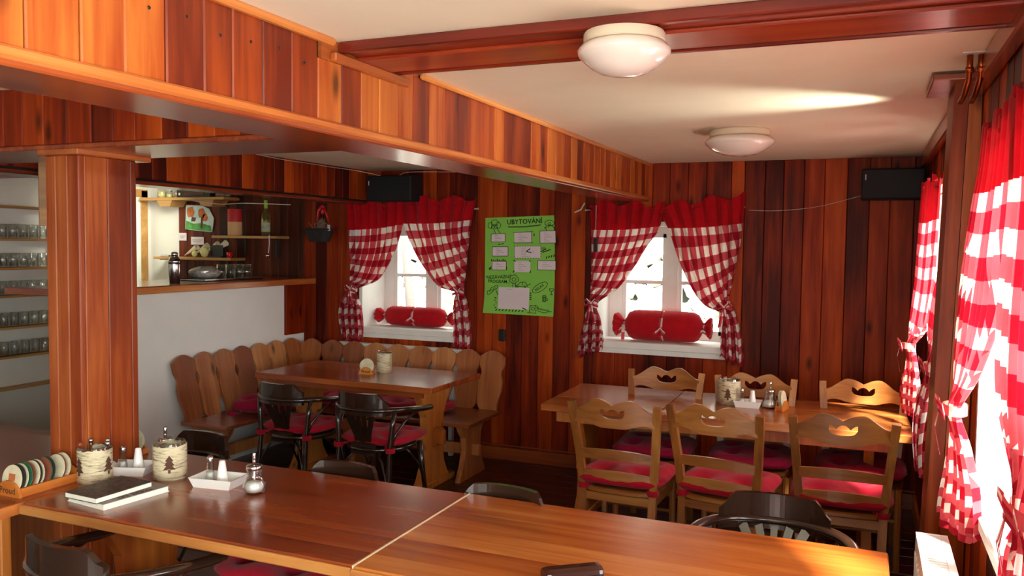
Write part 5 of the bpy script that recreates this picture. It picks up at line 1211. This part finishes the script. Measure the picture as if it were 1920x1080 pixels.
# back shelves behind the bar
def shelf(label, x0, x1, z, depth=0.19, brackets=(), bm_='pine', bmat=None, wedge=False):
    t = thing('wall_shelf', label, 'shelf', ((x0 + x1) / 2, YB - 0.016, z)); h = (x1 - x0) / 2
    MB().box(-h, h, -depth, 0, 0, 0.024, 0.003).build('shelf_board', W[bm_], t)
    for b in brackets:
        if wedge: MB().prism([(-0.005, -depth * 0.9), (-0.005, -0.01), (-0.09, -0.01), (-0.075, -depth * 0.5)], 'x', 0, 0.001)
        if wedge: MB().loft([[(b - .09, -depth * 0.95, -0.001), (b + .09, -depth * 0.95, -0.001), (b + .09, -0.01, -0.001), (b - .09, -0.01, -0.001)], [(b - .07, -depth * 0.85, -0.055), (b + .05, -depth * 0.85, -0.055), (b + .05, -0.01, -0.055), (b - .07, -0.01, -0.055)]]).build('shelf_bracket', W['pine'], t)
        else: MB().box(b - 0.012, b + 0.012, -depth * 0.85, 0, -0.006, 0).box(b - 0.012, b + 0.012, -0.012, 0, -0.16, -0.006).build('shelf_bracket', M['dk'], t)
shelf('upper pine shelf behind the bar with radio and jars', -6.10, -5.12, 2.035, 0.2, (-0.20, 0.28), wedge=True)
shelf('middle pine shelf behind the bar with tin and wine bottle', -5.28, -4.58, 1.70, 0.18, (-0.12, 0.22))
shelf('lower pine shelf behind the bar with rolled papers', -5.95, -5.06, 1.505, 0.19, (-0.38, 0.25))
sy = YB - 0.11
t = thing('radio', 'black radio on the upper shelf behind the bar', 'radio', (-5.50, sy, 2.059))
MB().box(-0.19, 0.19, -0.07, 0.07, 0, 0.085, 0.004).build('radio_case', M['dk'], t); MB().box(-0.1, 0.12, -0.073, -0.069, 0.02, 0.05).build('display', plain('dim_red_display', '4a1416', 0.3), t)
MB().lathe([(0.012, 0), (0.012, 0.006)], n=12).build('knob', M['steel'], t).matrix_local = Matrix.Translation((-0.15, -0.07, 0.03)) @ Matrix.Rotation(PI / 2, 4, 'X')
for k, (xx, r_, h_, cc, lb) in enumerate(((-5.93, 0.04, 0.12, 'lemon', 'tall yellowish jar on the upper bar shelf'), (-5.84, 0.03, 0.07, 'lemon', 'small yellowish jar beside the tall jar'), (-5.76, 0.035, 0.10, 'straw', 'brownish jar next to the radio'))):
    t = thing('storage_jar', lb, 'jar', (xx, sy, 2.059))
    MB().lathe([(r_ * 0.9, 0), (r_, 0.005), (r_, h_ * 0.75), (r_ * 0.7, h_ * 0.85), (r_ * 0.7, h_ * 0.88)], n=20).build('jar_body', M['glass'], t, True)
    MB().lathe([(r_ * 0.85, 0.005), (r_ * 0.85, h_ * 0.5), (0.001, h_ * 0.5)], n=16).build('contents', M[cc], t, True)
    MB().lathe([(r_ * 0.75, h_ * 0.86), (r_ * 0.75, h_ * 0.97), (0.001, h_)], n=20).build('lid', M['steel'], t, True)
mb = MB(); 
for k in range(5): mb.lathe([(0.001, -0.02), (0.02, -0.01), (0.024, 0), (0.018, 0.012), (0.001, 0.02)], (-0.06 + 0.03 * k, 0.01 * (k % 2), 0.022), 8)
o = mb.build('dried_flowers', M['straw']); o.location = (-5.22, sy, 2.059); tag(o, 'pale dried flower bundle at the right end of the upper bar shelf', 'flowers')
t = thing('storage_tin', 'tall red and kraft coloured tin on the middle bar shelf', 'tin', (-5.09, sy, 1.724))
MB().lathe([(0.060, 0), (0.062, 0.004), (0.062, 0.12)], n=28, cap1=False).build('kraft_half', M['kraft'], t, True)
MB().lathe([(0.0625, 0.12), (0.0625, 0.228), (0.060, 0.232), (0.001, 0.232)], n=28, cap0=False).build('red_half', M['redcard'], t, True)
t = thing('wine_bottle', 'white wine bottle with lime green capsule on the middle bar shelf', 'bottle', (-4.755, sy, 1.724))
MB().lathe([(0.036, 0), (0.038, 0.004), (0.038, 0.165), (0.032, 0.19), (0.016, 0.215), (0.0135, 0.24), (0.0135, 0.30), (0.001, 0.301)], n=28).build('bottle_body', M['wine'], t, True)
MB().lathe([(0.0385, 0.035), (0.0385, 0.115)], n=28, cap0=False, cap1=False).build('paper_label', M['label'], t, True)
MB().lathe([(0.0145, 0.235), (0.0155, 0.30), (0.014, 0.306), (0.001, 0.307)], n=20).build('capsule', M['lime'], t, True)
t = thing('ladle', 'small pale ladle hanging from the middle bar shelf', 'ladle', (-4.64, YB - 0.21, 1.70))
MB().sweep([(0, 0, 0.03), (0.002, 0, -0.05), (-0.008, 0, -0.12)], 0.0045, 0.003, 6, (0, 1, 0)).build('handle', M['lilac'], t); MB().lathe([(0.001, -0.022), (0.014, -0.016), (0.02, 0), (0.019, 0.001)], (-0.012, 0, -0.14), 14).build('bowl', M['steel'], t, True)
rl = MB().lathe([(0.003, 0), (0.028, 0.17), (0.026, 0.17), (0.002, 0.004)], n=16); rl.smooth = True; rlm = rl.mesh('paper_cone', [M['cream']])
for k, (dx, zz_) in enumerate(((-5.60, 1.56), (-5.48, 1.575), (-5.36, 1.59), (-5.27, 1.60))):
    o = link('paper_cone', rlm); o.matrix_world = Matrix.Translation((dx - 0.07, sy + 0.0, zz_ - 0.02)) @ Matrix.Rotation(math.radians(62), 4, 'Y')
    tag(o, 'rolled cream paper cone on the lower bar shelf, %s from the left' % ('first', 'second', 'third', 'fourth')[k], 'paper', 'rolled paper cones')
t = thing('menu_board', 'small dark slate board leaning on the lower bar shelf', 'board', (-5.27, sy - 0.03, 1.529)); MB().box(-0.07, 0.07, -0.006, 0.006, 0, 0.11, 0.002).build('slate', M['dk'], t); MB().box(-0.07, 0.07, -0.03, 0.03, 0, 0.01).build('foot', M['dk'], t)
for k, (xx, r_) in enumerate(((-5.50, 0.03), (-5.385, 0.045))):
    o = MB().lathe([(0.001, -r_), (r_ * .6, -r_ * .8), (r_, 0), (r_ * .6, r_ * .8), (0.001, r_)], n=20, sy=0.7).build('lemon', M['lemon'], None, True); o.location = (xx, sy - 0.055, 1.529 + r_); tag(o, ('small' if k == 0 else 'large') + ' pale lemon on the lower bar shelf', 'fruit', 'lemons on the lower bar shelf')
t = thing('red_cup', 'small red cup at the right end of the lower bar shelf', 'cup', (-5.13, sy - 0.03, 1.529)); MB().lathe([(0.018, 0), (0.024, 0.05), (0.022, 0.05), (0.016, 0.004), (0.001, 0.004)], n=16).build('cup_body', M['redgloss'], t, True); MB().sweep([(0.022, 0, 0.04), (0.036, 0, 0.03), (0.02, 0, 0.012)], 0.003, 0.003, 6, (0, 1, 0)).build('handle', M['redgloss'], t)
t = thing('folded_knife', 'dark flat case at the left end of the lower bar shelf', 'case', (-5.83, sy - 0.03, 1.529)); MB().box(-0.07, 0.07, -0.03, 0.03, 0, 0.012, 0.003).build('case_body', M['dk'], t); MB().box(-0.07, 0.03, -0.032, -0.0295, 0.003, 0.009).build('pale_edge', M['paper'], t)
# painting and small notes
t = thing('childs_painting', 'childs painting of orange trees on a meadow behind the bar', 'painting', (-5.58, YB - 0.024, 1.88))
MB().prism([(-0.16, -0.10), (0.0, -0.115), (0.155, -0.125), (0.175, 0.0), (0.12, 0.085), (0.03, 0.115), (-0.15, 0.12)], 'y', -0.002, 0.0).build('paper_sheet', M['painting'], t)
gp = MB().add([(-0.155, -0.003, -0.098), (0.15, -0.003, -0.12), (0.14, -0.003, -0.07), (0.03, -0.003, -0.045), (-0.06, -0.003, -0.05), (-0.15, -0.003, -0.02)], [(0, 1, 2, 3, 4, 5)]); gp.build('painted_meadow', M['pgreen'], t)
for (a, b, r_) in ((-0.095, 0.055, 0.05), (0.035, 0.045, 0.045), (0.075, 0.005, 0.035)):
    MB().add([(a + r_ * (1 + .15 * math.sin(5 * q)) * math.cos(q * PI / 6), -0.0035, b + r_ * (1 + .15 * math.sin(4 * q)) * math.sin(q * PI / 6)) for q in range(12)], [tuple(range(12))]).build('painted_tree', M['porange'], t)
MB().add([(0.02, -0.004, -0.09), (0.045, -0.004, -0.09), (0.05, -0.004, 0.01), (0.03, -0.004, 0.01)], [(0, 1, 2, 3)]).add([(-0.09, -0.004, -0.03), (-0.04, -0.004, -0.03), (-0.03, -0.004, 0.005), (-0.08, -0.004, 0.01)], [(0, 1, 2, 3)]).build('painted_trunk', M['pbrown'], t)
for (x, z, w_, lb) in ((-5.775, 1.71, 0.09, 'small white note on the white wall below the painting'), (-5.60, 1.675, 0.15, 'wide white note on the boards below the painting')):
    t = thing('note', lb, 'note', (x, YB - 0.022, z)); MB().box(-w_ / 2, w_ / 2, -0.002, 0, -0.035, 0.035).build('paper_sheet', M['paper'], t)
    MB().box(-w_ / 2 + .015, w_ / 2 - .015, -0.0028, -0.002, 0.004, 0.010).box(-w_ / 2 + .02, w_ / 2 - .03, -0.0028, -0.002, -0.012, -0.007).build('print', M['inkgrey'], t)
# hanging basket
t = thing('wall_basket', 'dark wicker basket with straw and red ribbon hanging on the boards beside the bar', 'basket', (-4.21, YB - 0.10, 1.68))
mb = MB(); n = 28; mb.lathe([(0.085, 0), (0.10, 0.03), (0.125, 0.10), (0.12, 0.10), (0.09, 0.02), (0.001, 0.01)], n=n, sx=1.1, sy=0.62); mb.build('basket_body', M['basket'], t)
MB().lathe([(0.128, 0.095), (0.134, 0.102), (0.128, 0.11), (0.12, 0.102)], n=n, sx=1.1, sy=0.62).build('rim', M['basket'], t, True)
rr = random.Random(8); mb = MB()
for k in range(90):
    a = rr.uniform(0, 2 * PI); r1 = rr.uniform(0.0, 0.055); z1 = rr.uniform(0.08, 0.2)
    p = [(0.035 + r1 * math.cos(a), 0.5 * r1 * math.sin(a) - 0.01, 0.07), (0.035 + (r1 + .02) * math.cos(a), 0.5 * r1 * math.sin(a) - 0.03, (0.07 + z1) / 2 + .02), (0.035 + 0.6 * r1 * math.cos(a + 2), 0.4 * r1 * math.sin(a + 2), z1)]
    mb.sweep(p, 0.0012, 0.0012, 3)
o = mb.build('straw_nest', M['straw'], t); o['kind'] = 'stuff'
MB().sweep([(-0.02, 0, 0.17), (0.0, -0.01, 0.26), (0.03, -0.01, 0.30), (0.05, 0, 0.28)], 0.010, 0.002, 4, (0, 1, 0)).sweep([(0.05, 0, 0.28), (0.085, -0.01, 0.22), (0.09, 0, 0.17)], 0.009, 0.002, 4, (0, 1, 0)).lathe([(0.001, -0.025), (0.013, -0.012), (0.014, 0.01), (0.001, 0.025)], (0.055, -0.03, 0.25), 12).build('red_ribbon', M['redgloss'], t, True)
MB().sweep([(-0.11, 0, 0.16), (-0.07, -0.03, 0.145), (-0.03, -0.03, 0.10)], 0.003, 0.003, 6).build('twig', M['straw'], t)
MB().box(0.11, 0.135, -0.04, -0.036, 0.09, 0.14).build('gift_tag', M['paper'], t)
# hanging board left of the pillar
o = MB().box(-0.06, 0.06, -0.012, 0.012, -0.32, 0, 0.003).build('hanging_board', W['pine']); o.location = (-3.68, 2.9, 2.06); o.rotation_euler = (0, 0, math.radians(50)); tag(o, 'pale upright board hanging left of the pillar above the bar', 'board')
t = thing('lintel_board', 'wooden lintel board above the bar opening left of the pillar', 'board', (-4.8, 3.2, 2.03)); MB().box(-0.9, 0.9, -0.02, 0.02, 0, 0.06, 0.003).build('lintel_plank', W['trimx'], t); MB().box(-0.9, 0.9, 0.02, 0.14, -0.004, 0.02, 0.003).build('lintel_soffit', W['beamx'], t)

# ---------------------------------------------------------------- glass rack on the left wall
zs = [1.928, 1.676, 1.451, 1.235, 0.988, 0.762, 0.515]
t = thing('glass_rack', 'pine wall rack of shelves full of glass mugs left of the pillar', 'rack', (XL, 4.15, 0))
for z in zs: MB().box(0.0, 0.10, -0.75, 0.68, z - 0.018, z, 0.002).build('shelf_board', W['piney'], t)
MB().box(0, 0.1, -0.77, -0.75, 0.48, 1.95).box(0, 0.1, 0.68, 0.70, 0.48, 1.95).build('side_board', W['piney'], t)
mg = MB().lathe([(0.030, 0), (0.034, 0.003), (0.036, 0.11), (0.034, 0.112), (0.032, 0.108), (0.030, 0.012), (0.001, 0.012)], n=16); mg.smooth = True
mgm = mg.mesh('mug_body', [M['glass']])
mh = MB().sweep([(0.034, 0, 0.09), (0.055, 0, 0.085), (0.058, 0, 0.055), (0.052, 0, 0.03), (0.034, 0, 0.022)], 0.004, 0.004, 6, (0, 1, 0)); mh.smooth = True; mhm = mh.mesh('handle', [M['glass']])
rown = ['top', 'second', 'third', 'fourth', 'fifth']; coln = ['second left of the pillar edge', 'next to the pillar edge', 'third left of the pillar edge', 'fourth left of the pillar edge', 'fifth left of the pillar edge', 'hidden beside the pillar']
for ri, z in enumerate(zs[1:6]):
    for ci in range(6):
        y_ = 4.74 - 0.088 * ci
        g_ = thing('glass_mug', 'clear glass mug in the %s filled row of the rack, %s' % (rown[ri], ('at the pillar edge', 'second from the pillar', 'third from the pillar', 'fourth from the pillar', 'fifth from the pillar', 'sixth from the pillar')[ci]), 'mug', (XL + 0.052, y_, z), math.radians(-60 + 12 * ((ri * 5 + ci) % 4)), 'glass mugs in the rack')
        link('mug_body', mgm, g_); link('handle', mhm, g_)

# ---------------------------------------------------------------- outside the back windows
mb = MB(); vs = []; fs = []; nx_, ny_ = 44, 14; rr = random.Random(3)
for j in range(ny_ + 1):
    for i in range(nx_ + 1): vs.append((-8 + 9 * i / nx_, 8.05 + 0.9 * j / ny_ + rr.uniform(-0.04, 0.04), -0.4 + 3.4 * j / ny_))
for j in range(ny_):
    for i in range(nx_): a = j * (nx_ + 1) + i; fs.append((a, a + 1, a + nx_ + 2, a + nx_ + 1))
o = mb.add(vs, fs).build('garden_bank', M['soil'], None, True); tag(o, 'steep earth bank of the garden outside the back windows', 'bank')
def rock_mesh(s, seed):
    r_ = random.Random(seed); mb = MB(); n = 9; rings = []
    for i in range(1, 6):
        a = PI * i / 6; rings.append([(s * 1.25 * math.sin(a) * math.cos(2 * PI * k / n) * r_.uniform(.82, 1.12), s * 0.6 * math.sin(a) * math.sin(2 * PI * k / n) * r_.uniform(.8, 1.15), -s * 0.8 * math.cos(a) * r_.uniform(.85, 1.1)) for k in range(n)])
    return mb.loft(rings).mesh('rock', [M['rock']])
rms = [rock_mesh(0.120 + 0.009 * k, 40 + k) for k in range(6)]; rr = random.Random(12)
for (xa, xb_, lb) in ((-2.75, -1.15, 'pale rock in the stone bank outside the right back window'), (-5.45, -4.0, 'pale rock in the stone bank outside the left back window')):
    z = 0.72; row = 0
    while z < 2.2:
        x = xa + 0.13 * (row % 2)
        while x < xb_:
            o = link('rock', rms[rr.randrange(6)], None, (x + rr.uniform(-.05, .05), 8.05 + 0.9 * (z + .4) / 3.4 - 0.03 + rr.uniform(-.04, .04), z + rr.uniform(-.04, .04)), (0, rr.uniform(-.6, .6), rr.uniform(-.3, .3)))
            tag(o, lb, 'rock', lb.replace('pale rock', 'rocks')); x += 0.265
        z += 0.165; row += 1
tag(MB().box(-7, 2, 6.31, 8.1, -0.3, 0.0).build('garden_ground', M['soil']), 'strip of earth between the house wall and the stone bank', 'ground')
t = thing('garden_post', 'dark leaning post outside the window behind the corner table', 'post', (-4.35, 7.5, 0.0))
MB().sweep([(0.12, 0, 0.0), (0.05, 0, 0.9), (-0.06, 0, 2.1)], 0.045, 0.045, 10, (0, 1, 0)).build('post_shaft', M['trunk'], t, True)
for k, (x, y_, z, lb) in enumerate(((-4.0, 7.7, 1.15, 'green sprig outside the left back window'), (-1.75, 7.6, 1.05, 'green sprig outside the right back window, left of the mullion'), (-1.15, 7.6, 1.1, 'green sprig outside the right back window, right of the mullion'))):
    t = thing('garden_plant', lb, 'plant', (x, y_, 0)); r_ = random.Random(k); mb = MB(); ms = MB()
    for q in range(22):
        a = r_.uniform(0, 2 * PI); h_ = r_.uniform(0.05, 0.35); c_ = (r_.uniform(-.14, .14), r_.uniform(-.06, .06), h_ + z - 0.25); d_ = 0.035
        mb.add([(c_[0], c_[1], c_[2]), (c_[0] + d_ * math.cos(a), c_[1] + .01, c_[2] + d_ * .4), (c_[0] + 2 * d_ * math.cos(a), c_[1], c_[2] + d_ * math.sin(a)), (c_[0] + d_ * math.cos(a), c_[1] - .01, c_[2] - d_ * .2)], [(0, 1, 2, 3)])
        ms.sweep([(0, 0, 0), c_], 0.003, 0.003, 3)
    o = mb.build('leaves', M['leaf'], t); o['kind'] = 'stuff'; ms.build('stems', M['leaf'], t)
